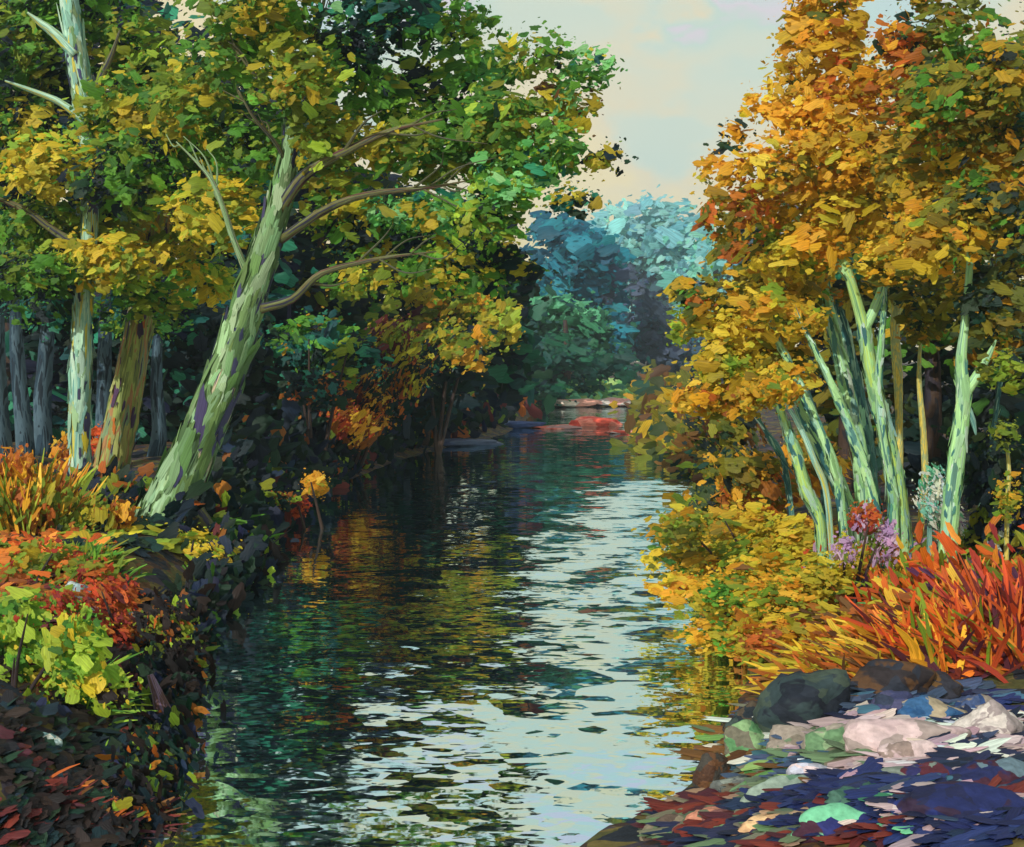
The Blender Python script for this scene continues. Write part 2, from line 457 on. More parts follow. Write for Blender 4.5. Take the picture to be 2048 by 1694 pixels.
def build_water():
    xs = np.linspace(-22, 26, 60); ys = np.linspace(-9, 82, 80)
    X, Y = np.meshgrid(xs, ys, indexing='xy')
    V = np.c_[X.ravel(), Y.ravel(), np.zeros(X.size)]
    nx, ny = 60, 80
    i = (np.arange(ny - 1) * nx)[:, None]; j = np.arange(nx - 1)[None]
    Q = np.stack([i + j, i + j + 1, i + nx + j + 1, i + nx + j], -1).reshape(-1, 4)
    me = mesh_from('water', V, Q)
    m, nt, out = new_mat('river_water'); L = nt.links.new
    tc = N(nt, 'ShaderNodeTexCoord')
    def cells(scale, loc):
        mp = N(nt, 'ShaderNodeMapping'); mp.inputs['Scale'].default_value = scale; mp.inputs['Location'].default_value = loc
        L(tc.outputs['Object'], mp.inputs[0])
        no = N(nt, 'ShaderNodeTexNoise'); no.inputs['Scale'].default_value = 1.4; no.inputs['Detail'].default_value = 4
        L(mp.outputs[0], no.inputs['Vector'])
        ad = N(nt, 'ShaderNodeVectorMath', operation='MULTIPLY_ADD'); ad.inputs[1].default_value = (.45, .45, 0)
        L(no.outputs['Color'], ad.inputs[0]); L(mp.outputs[0], ad.inputs[2])
        vo = N(nt, 'ShaderNodeTexVoronoi'); vo.voronoi_dimensions = '2D'; vo.inputs['Scale'].default_value = 1
        L(ad.outputs[0], vo.inputs['Vector'])
        sb = N(nt, 'ShaderNodeVectorMath', operation='SUBTRACT'); sb.inputs[1].default_value = (.5, .5, .5)
        L(vo.outputs['Color'], sb.inputs[0])
        # a few wavelets lean away steeply and mirror the wood instead of the sky
        sp = N(nt, 'ShaderNodeSeparateColor'); L(vo.outputs['Color'], sp.inputs[0])
        patch = N(nt, 'ShaderNodeTexNoise'); patch.inputs['Scale'].default_value = .22; patch.inputs['Detail'].default_value = 2
        L(mp.outputs[0], patch.inputs['Vector'])
        th = N(nt, 'ShaderNodeMapRange'); th.inputs['From Min'].default_value = .38; th.inputs['From Max'].default_value = .62; th.inputs['To Min'].default_value = 1.0; th.inputs['To Max'].default_value = .60
        L(patch.outputs[0], th.inputs[0])
        gt = N(nt, 'ShaderNodeMath', operation='GREATER_THAN'); L(sp.outputs[2], gt.inputs[0]); L(th.outputs[0], gt.inputs[1])
        cb = N(nt, 'ShaderNodeCombineXYZ'); L(gt.outputs[0], cb.inputs[1])
        av = N(nt, 'ShaderNodeVectorMath', operation='MULTIPLY_ADD'); av.inputs[1].default_value = (0, 1.5, 0)
        L(cb.outputs[0], av.inputs[0]); L(sb.outputs[0], av.inputs[2])
        return av.outputs[0]
    def scaled(v, s):
        q = N(nt, 'ShaderNodeVectorMath', operation='MULTIPLY'); q.inputs[1].default_value = s
        L(v, q.inputs[0]); return q.outputs[0]
    def plus(a, b):
        q = N(nt, 'ShaderNodeVectorMath', operation='ADD'); L(a, q.inputs[0]); L(b, q.inputs[1]); return q.outputs[0]
    big = scaled(cells((1.6, 2.6, 1), (0, 0, 0)), (.04, .07, 0))
    sml = scaled(cells((5, 11, 1), (5, 2, 0)), (.04, .07, 0))
    nz = N(nt, 'ShaderNodeTexNoise'); nz.inputs['Scale'].default_value = 1
    mp = N(nt, 'ShaderNodeMapping'); mp.inputs['Scale'].default_value = (.9, 2.2, 1); L(tc.outputs['Object'], mp.inputs[0]); L(mp.outputs[0], nz.inputs['Vector'])
    s2 = N(nt, 'ShaderNodeVectorMath', operation='SUBTRACT'); s2.inputs[1].default_value = (.5, .5, .5); L(nz.outputs['Color'], s2.inputs[0])
    tiny = scaled(cells((11, 30, 1), (2, 7, 0)), (.018, .030, 0))
    tot = plus(plus(plus(big, sml), tiny), scaled(s2.outputs[0], (.04, .06, 0)))
    # the breeze reaches the open near water; the far bend under the trees lies calm
    sy = N(nt, 'ShaderNodeSeparateXYZ'); L(tc.outputs['Object'], sy.inputs[0])
    am = N(nt, 'ShaderNodeMapRange'); am.inputs['From Min'].default_value = 6; am.inputs['From Max'].default_value = 26; am.inputs['To Min'].default_value = 1.0; am.inputs['To Max'].default_value = .2
    L(sy.outputs['Y'], am.inputs[0])
    q = N(nt, 'ShaderNodeVectorMath', operation='SCALE'); L(tot, q.inputs[0]); L(am.outputs[0], q.inputs['Scale']); tot = q.outputs[0]
    # still water under the left bank
    ax = N(nt, 'ShaderNodeMapRange'); ax.inputs['From Min'].default_value = -2.6; ax.inputs['From Max'].default_value = .2; ax.inputs['To Min'].default_value = .28; ax.inputs['To Max'].default_value = 1
    L(sy.outputs['X'], ax.inputs[0])
    q = N(nt, 'ShaderNodeVectorMath', operation='SCALE'); L(tot, q.inputs[0]); L(ax.outputs[0], q.inputs['Scale']); tot = q.outputs[0]
    # a patch ruffled by the breeze in the middle of the stream: its wavelets face the viewer and mirror the higher sky
    def mth(op, a, b=None, c=None):
        n = N(nt, 'ShaderNodeMath', operation=op)
        for k, v in enumerate((a, b, c)):
            if v is None: continue
            if isinstance(v, (int, float)): n.inputs[k].default_value = v
            else: L(v, n.inputs[k])
        return n.outputs[0]
    X, Y = sy.outputs['X'], sy.outputs['Y']
    wob = N(nt, 'ShaderNodeTexNoise'); wob.inputs['Scale'].default_value = 1; wob.inputs['Detail'].default_value = 5; wob.inputs['Roughness'].default_value = .65
    mw = N(nt, 'ShaderNodeMapping'); mw.inputs['Scale'].default_value = (1.3, 1.6, 1); L(tc.outputs['Object'], mw.inputs[0]); L(mw.outputs[0], wob.inputs['Vector'])
    mid = mth('MULTIPLY_ADD', Y, .20, -1.75)                      # the middle of the patch wanders to the right upstream
    off = mth('ABSOLUTE', mth('SUBTRACT', X, mid))
    a1 = mth('MULTIPLY_ADD', off, -.42, mth('MULTIPLY_ADD', wob.outputs[0], 2.6, -.92))
    e1 = mth('MULTIPLY', mth('SUBTRACT', Y, 10.5), .4); e2 = mth('MULTIPLY', mth('SUBTRACT', 23.0, Y), .3)
    msk = mth('MINIMUM', mth('MINIMUM', a1, 1.0), mth('MINIMUM', e1, e2))
    msk = mth('MULTIPLY', msk, 4.0); cl = N(nt, 'ShaderNodeClamp'); L(msk, cl.inputs[0])
    cv = N(nt, 'ShaderNodeCombineXYZ'); L(mth('MULTIPLY', cl.outputs[0], -.085), cv.inputs[1])
    tot = plus(tot, cv.outputs[0])
    up = N(nt, 'ShaderNodeVectorMath', operation='ADD'); up.inputs[1].default_value = (0, 0, 1); L(tot, up.inputs[0])
    nm = N(nt, 'ShaderNodeVectorMath', operation='NORMALIZE'); L(up.outputs[0], nm.inputs[0])
    gl = N(nt, 'ShaderNodeBsdfGlossy'); gl.inputs['Color'].default_value = (.78, .96, 1, 1); gl.inputs['Roughness'].default_value = .03
    L(nm.outputs[0], gl.inputs['Normal'])
    df = N(nt, 'ShaderNodeBsdfDiffuse'); df.inputs['Color'].default_value = (.006, .014, .016, 1)
    ms = N(nt, 'ShaderNodeMixShader'); ms.inputs[0].default_value = .9
    L(df.outputs[0], ms.inputs[1]); L(gl.outputs[0], ms.inputs[2]); L(ms.outputs[0], out.inputs[0])
    me.materials.append(m)
    o = link(bpy.data.objects.new('water', me)); o['kind'] = 'structure'

build_ground(); build_water()

# ------------------------------------------------------------------ trees
BARK = {
 'sage':  ramp_material('bark_sage', [(60, 58, 84), (92, 122, 72), (150, 184, 140), (140, 168, 122), (100, 130, 76), (180, 166, 136), (58, 56, 92), (84, 108, 70)], (6.5, .8, 1), seed=1),
 'pale':  ramp_material('bark_pale', [(70, 110, 106), (140, 182, 160), (168, 200, 176), (110, 160, 150), (186, 176, 70), (64, 96, 100)], (5.5, .9, 1), seed=4),
 'olive': ramp_material('bark_olive', [(62, 48, 80), (104, 116, 60), (140, 150, 80), (150, 110, 70), (112, 132, 96), (52, 44, 70)], (6, .8, 1), seed=7),
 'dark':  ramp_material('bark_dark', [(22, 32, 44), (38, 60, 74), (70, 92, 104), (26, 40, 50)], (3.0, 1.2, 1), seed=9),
 'limb':  ramp_material('bark_limb', [(34, 36, 56), (54, 54, 70), (92, 92, 48), (104, 112, 74), (96, 56, 50), (34, 34, 50)], (5, .9, 1), seed=12),
 'birch': ramp_material('bark_birch', [(92, 138, 104), (140, 190, 130), (164, 208, 140), (150, 190, 150), (84, 124, 108)], (6, .9, 1), seed=15),
 'lime':  ramp_material('bark_lime', [(84, 120, 92), (128, 168, 108), (160, 200, 128), (170, 196, 92), (150, 190, 132), (96, 134, 104)], (6, .9, 1), seed=18),
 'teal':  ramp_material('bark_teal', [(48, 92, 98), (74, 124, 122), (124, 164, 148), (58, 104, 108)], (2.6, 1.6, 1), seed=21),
 'ochre': ramp_material('bark_ochre', [(120, 128, 90), (196, 176, 80), (150, 160, 110), (206, 186, 90)], (2.6, 3, 1), seed=24),
 'umber': ramp_material('bark_umber', [(30, 30, 34), (62, 46, 36), (46, 40, 48)], (3, 1.5, 1), seed=27),
}

def crown(parent, D, clumps, name='crown', **kw):
    d = Dabs()
    for c in clumps:
        k = dict(kw)
        if len(c) > 5: k.update(c[5])
        k.setdefault('dz', float(R.uniform(-.05, .05)) * D)
        clump(d, *c[:5], D, **k)
    return d.build(name, LEAF, parent)

G_ = dict
gold = {'gold': .28, 'olive': .36, 'leaf': .24, 'yell': .06, 'lime': .06}
oliv = {'olive': .40, 'gold': .10, 'leaf': .36, 'deep': .08, 'lime': .06}
grn = {'leaf': .5, 'olive': .26, 'deep': .14, 'lime': .10}
brt = {'leaf': .38, 'mint': .30, 'lime': .22, 'olive': .10}
mnt = {'mint': .5, 'leaf': .25, 'gold': .12, 'teal': .13}
tea = {'teal': .42, 'leaf': .25, 'deep': .25, 'mint': .08}
yel = {'yell': .36, 'gold': .22, 'olive': .26, 'lime': .16}
drk = {'deep': .70, 'navy': .12, 'teal': .18}
drg = {'deep': .66, 'olive': .12, 'leaf': .12, 'gold': .10}
org = {'orange': .56, 'rust': .05, 'must': .22, 'yell': .10, 'olivr': .07}
rst = {'rust': .14, 'orange': .54, 'must': .22, 'olivr': .10}
mus = {'must': .36, 'orange': .16, 'olivr': .16, 'yell': .22, 'olive': .10}
olr = {'olivr': .42, 'must': .30, 'darkr': .14, 'leaf': .12, 'rust': .06}
dkr = {'darkr': .42, 'olivr': .42, 'leaf': .10, 'must': .06}

def bark_patches(parent, pxs, rpx, D, mix, n, size=13, side=None):
    """loose plates of bark lying along the trunk"""
    d = Dabs()
    pts = np.array([P(x, y, D) for x, y in pxs]); rad = np.array(rpx) * D / F
    seg = np.linalg.norm(np.diff(pts, axis=0), axis=1); cum = np.r_[0, np.cumsum(seg)]
    u = R.uniform(0, cum[-1], n)
    c = np.stack([np.interp(u, cum, pts[:, i]) for i in range(3)], 1); r = np.interp(u, cum, rad)
    i = np.clip(np.searchsorted(cum, u) - 1, 0, len(seg) - 1)
    ax = (pts[1:] - pts[:-1])[i] / seg[i][:, None]
    th = R.uniform(0, 2 * np.pi, n) if side is None else R.normal(math.radians(side), .7, n)
    s = np.cross(ax, [0, 1., 0]); s /= np.linalg.norm(s, axis=1, keepdims=True); f = np.cross(s, ax)
    nn = s * np.cos(th)[:, None] - f * np.sin(th)[:, None]
    nn = np.where((np.abs(f[:, 1:2]) > 0), nn, nn)
    a = size * D / F * lognorm(.5, n); b = a * .2
    b = np.minimum(b, r * .5)
    d.add(c + nn * (r * 1.04)[:, None], nn + R.normal(0, .08, nn.shape), ax + R.normal(0, .1, ax.shape), a, b, pick(mix, n))
    return d.build('bark', PETAL, parent)

PAL.update({
 'bsage': [(134,166,122),(116,148,104),(146,174,130),(100,130,82)], 'bnavy': [(52,54,88),(66,64,98),(44,50,76)], 'bpink': [(200,172,150),(214,190,164)],
 'bmoss': [(84,116,62),(98,130,70),(74,100,60)], 'bpale': [(158,192,170),(176,206,182),(130,176,158)], 'bolive': [(132,142,78),(116,128,66),(150,150,88)],
 'bplum': [(70,48,78),(58,42,70)], 'bmint': [(148,194,134),(166,208,146),(132,180,120),(158,196,156)], 'bteal': [(60,112,110),(84,136,126),(44,92,98)]})

# --- the big leaning tree on the left bank
b = G(335, 1040)
T1 = thing('leaning_tree', b, 'thick sage green trunk leaning right over the river, widest trunk in the scene', 'tree', 'trees on the left bank')
D1 = b[1]
wood('trunk', [(318, 1062), (352, 985), (408, 860), (462, 720), (506, 580), (548, 440), (578, 310), (592, 190)], [58, 45, 38, 34, 29, 22, 15, 7], D1, BARK['sage'], T1, sides=20, seg=8, wob=.05)
LT = ([(318, 1062), (352, 985), (408, 860), (462, 720), (506, 580), (548, 440), (578, 310), (592, 190)], [58, 45, 38, 34, 29, 22, 15, 7])
bark_patches(T1, *LT, D1, {'bsage': .56, 'bmoss': .30, 'bnavy': .14}, 640, 30)
for k, (pts, r) in enumerate([
    ([(548, 440), (610, 355), (700, 290), (790, 262), (890, 246)], [20, 17, 12, 8, 3]),
    ([(560, 480), (640, 425), (740, 395), (860, 378), (930, 372)], [15, 13, 10, 6, 2]),
    ([(510, 620), (585, 585), (660, 545), (760, 520), (870, 515)], [17, 13, 10, 6, 2]),
    ([(500, 560), (470, 480), (430, 380), (395, 330), (350, 290)], [12, 10, 8, 5, 2]),
    ([(585, 250), (548, 200), (505, 150), (470, 90)], [10, 8, 5, 2]),
    ([(575, 330), (545, 290), (490, 230), (478, 180)], [9, 7, 5, 2]),
    ([(592, 190), (600, 110), (640, 30), (660, -60)], [11, 9, 6, 3])]):
    wood('branch', [(x + (R.normal(0, 6) if 0 < j else 0), y + (R.normal(0, 7) if 0 < j else 0)) for j, (x, y) in enumerate(pts)], [q * .62 for q in r], D1, BARK['limb' if k != 3 else 'sage'], T1, sides=9, seg=5, wob=.12, dD=[0, -.2, -.4, -.45, -.5][:len(pts)], twigs=6)
wood('root', [(310, 1030), (285, 1050), (250, 1085)], [20, 15, 6], D1 - .2, BARK['sage'], T1, sides=9)
wood('root', [(390, 1030), (420, 1060), (450, 1082)], [24, 15, 6], D1 - .2, BARK['limb'], T1, sides=9)
crown(T1, D1, [
    (600, 150, 100, 80, gold), (480, 90, 110, 80, oliv), (520, 10, 130, 70, oliv), (690, 100, 105, 65, tea), (840, 60, 100, 55, tea, G_(dens=.7)), (760, 10, 110, 50, tea),
    (800, 190, 120, 65, grn), (930, 40, 80, 45, brt, G_(dens=.55)), (960, 130, 90, 60, brt, G_(dens=.8)), (1075, 110, 80, 50, oliv, G_(dens=.45)), (1170, 140, 65, 50, mnt, G_(dens=.6)),
    (1120, 215, 80, 50, {'gold': .4, 'mint': .25, 'brown': .25, 'olive': .1}, G_(dens=.8)), (960, 235, 110, 60, grn), (790, 290, 110, 55, gold), (910, 320, 120, 55, oliv), (1060, 330, 95, 55, mnt),
    (1205, 325, 55, 28, {'gold': .4, 'deep': .4, 'olive': .2}, G_(dens=.5)), (1150, 400, 50, 30, {'gold': .4, 'deep': .3, 'teal': .3}, G_(dens=.6)), (835, 425, 140, 45, mnt, G_(dens=.8, ang=8)), (970, 440, 90, 60, grn), (1010, 385, 80, 40, brt),
    (690, 400, 85, 70, gold, G_(dens=.8)), (645, 270, 70, 80, gold), (905, 535, 95, 55, {'gold': .3, 'leaf': .3, 'deep': .3, 'olive': .1}), (740, 560, 110, 40, gold, G_(dens=.4, ang=15)), (740, 470, 110, 50, drg),
    (500, 290, 90, 80, oliv, G_(dz=.6)), (400, 220, 110, 90, gold, G_(dz=.6)), (430, 420, 100, 80, yel, G_(dz=.6)), (1010, 540, 70, 60, {'leaf': .3, 'deep': .5, 'gold': .2}), (1010, 250, 90, 60, oliv), (1110, 290, 70, 40, brt, G_(dens=.5)),
    (560, -110, 220, 90, oliv, G_(dens=.5)), (830, -90, 160, 70, grn, G_(dens=.4)),
], size=17, ang=0)

# --- slender pale tree at the left
b = G(165, 1005)
T2 = thing('slender_tree', b, 'slender pale green tree forking high at the left edge, its pale top bare', 'tree', 'trees on the left bank')
D2 = b[1]
wood('trunk', [(160, 1010), (160, 900), (160, 760), (166, 620), (178, 480), (180, 350), (172, 240), (156, 130), (140, 20), (130, -80)], [26, 20, 21, 18, 15, 15, 19, 21, 18, 14], D2, BARK['pale'], T2, sides=14, wob=.08)
bark_patches(T2, [(160, 1010), (160, 900), (160, 760), (166, 620), (178, 480), (180, 350), (172, 240), (156, 130), (140, 20), (130, -80)], [26, 20, 21, 18, 15, 15, 19, 21, 18, 14], D2, {'bpale': .5, 'bsage': .2, 'bnavy': .25, 'yell': .05}, 440, 16)
wood('branch', [(174, 245), (120, 205), (60, 180), (10, 162)], [9, 7, 5, 2], D2 - .3, BARK['pale'], T2, sides=8)
wood('branch', [(152, 112), (112, 70), (80, 45), (55, 25)], [11, 10, 7, 2], D2 - .1, BARK['pale'], T2, sides=8)
wood('branch', [(176, 500), (120, 470), (50, 420), (-20, 390)], [11, 9, 7, 4], D2 - .2, BARK['limb'], T2, sides=8)
wood('branch', [(190, 190), (205, 150), (225, 105), (240, 60)], [9, 8, 5, 2], D2 - .1, BARK['limb'], T2, sides=8)
wood('branch', [(172, 240), (215, 280), (270, 300)], [10, 8, 3], D2 - .1, BARK['limb'], T2, sides=8)
crown(T2, D2, [
    (50, 100, 90, 80, grn, G_(dz=.7)), (250, 90, 100, 80, oliv), (330, 160, 90, 80, oliv), (60, 255, 80, 70, {'leaf': .4, 'gold': .3, 'deep': .3}), (240, 220, 90, 70, gold), (90, 330, 110, 70, yel),
    (250, 350, 110, 80, grn), (60, 450, 100, 60, grn), (190, 440, 90, 60, oliv), (215, 530, 120, 60, yel), (60, 550, 90, 50, {'leaf': .5, 'deep': .3, 'olive': .2}), (100, 10, 130, 60, grn, G_(dz=.6)),
    (-60, 200, 80, 200, grn, G_(dens=.5)), (200, -100, 260, 90, grn, G_(dens=.5)), (120, 180, 60, 60, drg, G_(dz=.9)), (330, 300, 80, 60, grn),
], size=17)

# --- third trunk
b = G(225, 985)
T3 = thing('olive_barked_tree', b, 'medium olive and purple trunk between the slender pale trunk and the thick leaning one', 'tree', 'trees on the left bank')
D3 = b[1]
wood('trunk', [(205, 1000), (232, 900), (256, 780), (276, 660), (300, 540), (330, 420), (350, 300), (345, 180)], [44, 34, 30, 26, 22, 17, 11, 6], D3, BARK['olive'], T3, sides=14, wob=.07)
bark_patches(T3, [(205, 1000), (232, 900), (256, 780), (276, 660), (300, 540), (330, 420)], [44, 34, 30, 26, 22, 17], D3, {'bolive': .5, 'bplum': .35, 'rust': .06, 'bsage': .09}, 200, 14)
wood('branch', [(330, 420), (400, 360), (440, 330)], [10, 7, 3], D3 - .2, BARK['limb'], T3, sides=8)
wood('branch', [(345, 330), (320, 260), (300, 200)], [8, 6, 2], D3 - .2, BARK['limb'], T3, sides=8)
crown(T3, D3, [(330, 480, 90, 70, yel), (400, 560, 90, 45, {'lime': .3, 'yell': .3, 'leaf': .3, 'deep': .1}), (300, 600, 90, 40, grn, G_(dens=.7)), (470, 400, 60, 60, gold), (380, 330, 90, 60, oliv), (270, 650, 110, 24, {'lime': .4, 'mint': .3, 'leaf': .3}, G_(dens=.5)), (110, 620, 110, 40, {'teal': .4, 'leaf': .4, 'deep': .2}, G_(dens=.5))], size=16)

# --- thin dark trunks behind them
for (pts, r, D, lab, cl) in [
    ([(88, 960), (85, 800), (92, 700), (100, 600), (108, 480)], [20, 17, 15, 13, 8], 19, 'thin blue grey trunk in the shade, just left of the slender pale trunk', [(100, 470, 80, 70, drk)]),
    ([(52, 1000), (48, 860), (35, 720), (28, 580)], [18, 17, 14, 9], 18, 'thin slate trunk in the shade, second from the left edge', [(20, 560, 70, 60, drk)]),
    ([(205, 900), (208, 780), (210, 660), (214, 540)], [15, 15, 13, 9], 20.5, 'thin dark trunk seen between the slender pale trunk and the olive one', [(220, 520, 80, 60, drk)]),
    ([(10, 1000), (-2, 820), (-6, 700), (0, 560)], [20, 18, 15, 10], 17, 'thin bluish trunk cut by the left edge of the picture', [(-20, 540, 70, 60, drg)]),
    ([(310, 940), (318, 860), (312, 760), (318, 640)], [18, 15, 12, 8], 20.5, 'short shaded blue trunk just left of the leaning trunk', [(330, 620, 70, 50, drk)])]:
    p = P(pts[0][0], pts[0][1], D); p[2] = gz(p[0], p[1])
    t = thing('slim_tree', p, lab, 'tree', 'slim trunks in the shade behind the left bank')
    pts[0] = (pts[0][0], HOR + (H - p[2] + .05) * F / D)
    wood('trunk', pts, r, D, BARK['dark'], t, sides=9)
    crown(t, D, cl, size=18)

# --- dark wood behind the left bank: each tree with trunk and crown
for i, (bx, D, lab, cl) in enumerate([
    (20, 23, 'dark evergreen behind the left bank, cut by the left edge of the picture', [(-60, 200, 150, 330, drk), (40, 350, 140, 300, drk), (60, 650, 130, 130, drk), (20, 840, 130, 110, drk), (40, 760, 190, 150, drk, G_(dz=5, size=34))]),
    (230, 24, 'dark evergreen behind the slender pale tree and the olive trunk', [(240, 180, 170, 240, drk), (260, 420, 150, 200, drk), (240, 640, 150, 130, drk), (250, 820, 140, 120, drk), (150, -80, 200, 160, drk), (240, 740, 190, 160, drk, G_(dz=5, size=34))]),
    (440, 24, 'dark evergreen right behind the leaning trunk', [(450, 330, 140, 170, drk), (470, 540, 140, 150, drk), (440, 720, 130, 130, drk), (460, 880, 120, 80, drk), (430, 230, 140, 110, drk), (470, 700, 200, 190, drk, G_(dz=5, size=34))]),
    (640, 27, 'dark green tree on the left bank behind the tips of the leaning tree', [(640, 420, 130, 130, drk), (650, 600, 140, 150, drg), (640, 770, 140, 130, {'deep': .8, 'teal': .2}), (590, 280, 120, 110, drg), (700, 700, 190, 160, drk, G_(dz=5, size=34))]),
    (840, 31, 'dark green tree at the bend where the left bank meets the blue tree', [(840, 480, 130, 100, drg), (850, 620, 140, 120, {'deep': .8, 'leaf': .1, 'olive': .1}), (840, 750, 150, 100, {'deep': .7, 'spruce': .3}), (960, 570, 80, 110, {'deep': .7, 'leaf': .2, 'teal': .1}), (930, 440, 90, 60, drg), (1020, 600, 50, 110, {'deep': .8, 'spruce': .2}), (760, 420, 80, 80, drk), (1015, 735, 60, 90, {'deep': .7, 'spruce': .3})])]):
    p = P(bx, 800, D); p[2] = gz(p[0], p[1])
    t = thing('dark_tree', p, lab, 'tree', 'dark trees behind the left bank')
    y0 = HOR + (H - p[2] + .1) * F / D
    wood('trunk', [(bx, y0), (bx + 6, 700), (bx - 4, 560), (bx + 8, 430)], [22, 18, 14, 6], D, BARK['umber'], t, sides=9)
    crown(t, D, cl, size=24, dens=1.0, fleck=.5)

# ------------------------------------------------------------------ shrubs
def shrub(px, py, label, cat, clumps, name='shrub', group=None, stems=3, bark='umber', D=None, spread=.5, **kw):
    b = G(px, py)
    if D is not None:
        b = P(px, py, D); b[2] = gz(b[0], b[1])
    t = thing(name, b, label, cat, group)
    D = b[1]
    c = crown(t, D, clumps, name='foliage', **kw)
    y0 = HOR + (H - b[2] + .05) * F / D
    for i in range(stems):
        q = clumps[i % len(clumps)]
        tx, ty = q[0] + R.uniform(-.4, .4) * q[2], q[1] - .2 * q[3]
        x0 = px + R.uniform(-14, 14)
        wood('stem', [(x0, y0), (x0 * .6 + tx * .4 + R.uniform(-8, 8), y0 * .55 + ty * .45), (tx, ty)], [5, 4, 1.5], D, BARK[bark], t, sides=6, seg=4)
    return t

# shrubs along the left bank and the water's edge
shrub(880, 880, 'amber and olive shrub hanging over the far bend of the left bank', 'shrub', [(900, 600, 90, 45, {'gold': .4, 'orange': .25, 'olive': .25, 'deep': .1}), (930, 690, 80, 50, {'gold': .35, 'orange': .3, 'olive': .2, 'deep': .15}), (850, 660, 60, 50, {'rust': .3, 'olive': .3, 'maroon': .2, 'gold': .2}), (1000, 650, 40, 50, {'gold': .5, 'olive': .3, 'lime': .2})], D=29, size=15, ang=25, dens=.8)
shrub(710, 915, 'rust red and orange shrub at the waterline of the left bank', 'shrub', [(740, 800, 70, 60, {'rust': .35, 'orange': .25, 'maroon': .2, 'deep': .2}), (700, 850, 60, 40, {'red': .35, 'rust': .3, 'orange': .35}), (820, 740, 60, 50, {'gold': .4, 'rust': .3, 'deep': .3}), (790, 680, 50, 50, {'maroon': .4, 'gold': .3, 'olive': .3})], D=24, size=13, ang=60, angs=18, asp=.35, dens=.7)
shrub(630, 760, 'teal and green shrub with a few orange leaves beside the leaning trunk', 'shrub', [(630, 690, 90, 60, {'teal': .35, 'leaf': .3, 'deep': .2, 'orange': .15}), (700, 720, 80, 50, {'teal': .4, 'deep': .4, 'olive': .2}), (620, 780, 80, 40, {'deep': .6, 'teal': .2, 'rust': .2})], D=22, size=15, dens=.7)
shrub(640, 1015, 'small orange tuft of leaves on the edge of the dark water', 'shrub', [(632, 968, 26, 22, {'orange': .7, 'gold': .3}), (596, 1015, 22, 18, {'red': .5, 'maroon': .3, 'rust': .2}), (560, 1000, 40, 16, {'olive': .4, 'rust': .3, 'deep': .3})], D=16.2, size=9, dens=1.2, stems=2)
shrub(380, 1130, 'bright yellow green bush with arching leaves at the foot of the leaning tree', 'bush', [(360, 1085, 70, 22, {'yell': .6, 'lime': .3, 'olive': .1}, G_(ang=-5)), (420, 1110, 60, 22, {'yell': .6, 'gold': .2, 'lime': .2}, G_(ang=-30)), (330, 1150, 60, 28, {'lime': .5, 'yell': .3, 'leaf': .2}, G_(ang=-25)), (400, 1170, 50, 30, {'leaf': .5, 'lime': .3, 'deep': .2}, G_(ang=-40))], name='bush', size=15, asp=.4, angs=14, dens=1.0)
shrub(60, 1060, 'olive and orange bush under the slender trees at the left edge', 'bush', [(50, 1010, 90, 50, {'olive': .5, 'orange': .2, 'gold': .15, 'rust': .15}), (160, 1040, 90, 45, {'olive': .5, 'gold': .2, 'rust': .2, 'deep': .1}), (30, 930, 50, 40, {'orange': .7, 'rust': .3})], name='bush', size=18, ang=80, angs=20, asp=.5, dens=.8)
shrub(240, 1060, 'small orange shrub just left of the leaning trunk base', 'shrub', [(236, 1035, 34, 34, {'orange': .55, 'rust': .45})], size=14, ang=70, stems=2)
shrub(250, 920, 'low red shrub between the bases of the pale and olive trunks', 'shrub', [(205, 880, 26, 30, {'red': .6, 'fire': .4}), (130, 930, 30, 60, {'orange': .6, 'rust': .4}, G_(ang=85))], size=10, D=16.8, dens=.8, stems=2)
shrub(70, 1180, 'vermilion and olive bush on the left bank below the trees', 'bush', [(70, 1115, 100, 36, {'fire': .28, 'red': .22, 'olive': .38, 'gold': .12}), (60, 1165, 100, 36, {'olive': .5, 'leaf': .2, 'fire': .15, 'rust': .15}), (170, 1150, 60, 40, {'olive': .4, 'rust': .3, 'red': .3})], name='bush', size=16, dens=.9)
shrub(40, 1440, 'lush lime green bush in the bottom left corner', 'bush', [(20, 1240, 90, 60, {'leaf': .6, 'lime': .3, 'red': .1}), (50, 1330, 100, 70, {'lime': .5, 'leaf': .35, 'yell': .15}), (150, 1290, 60, 80, {'lime': .45, 'leaf': .38, 'yell': .17}, G_(ang=-55)), (20, 1430, 70, 70, {'lime': .35, 'yell': .4, 'brown': .25}), (110, 1400, 80, 60, {'yell': .4, 'lime': .4, 'leaf': .2}), (60, 1500, 90, 40, {'olive': .4, 'lime': .4, 'umb': .2}), (170, 1450, 60, 34, {'lime': .4, 'olive': .4, 'navy': .2}), (210, 1380, 40, 40, {'lime': .5, 'yell': .3, 'umb': .2})], name='bush', D=7.0, size=22, ang=-50, angs=25, dens=.9)
shrub(330, 1330, 'dark olive and rust plant drooping over the black water on the left', 'plant', [(330, 1240, 60, 36, {'rust': .3, 'umb': .4, 'olive': .3}), (350, 1320, 50, 50, {'umb': .6, 'deep': .2, 'olive': .12, 'lime': .08}), (300, 1400, 60, 50, {'umb': .45, 'rust': .15, 'lime': .1, 'deep': .3}), (250, 1500, 70, 50, {'umb': .4, 'deep': .35, 'olive': .15, 'lime': .1})], name='plant', size=16, ang=-50, angs=22, asp=.4)
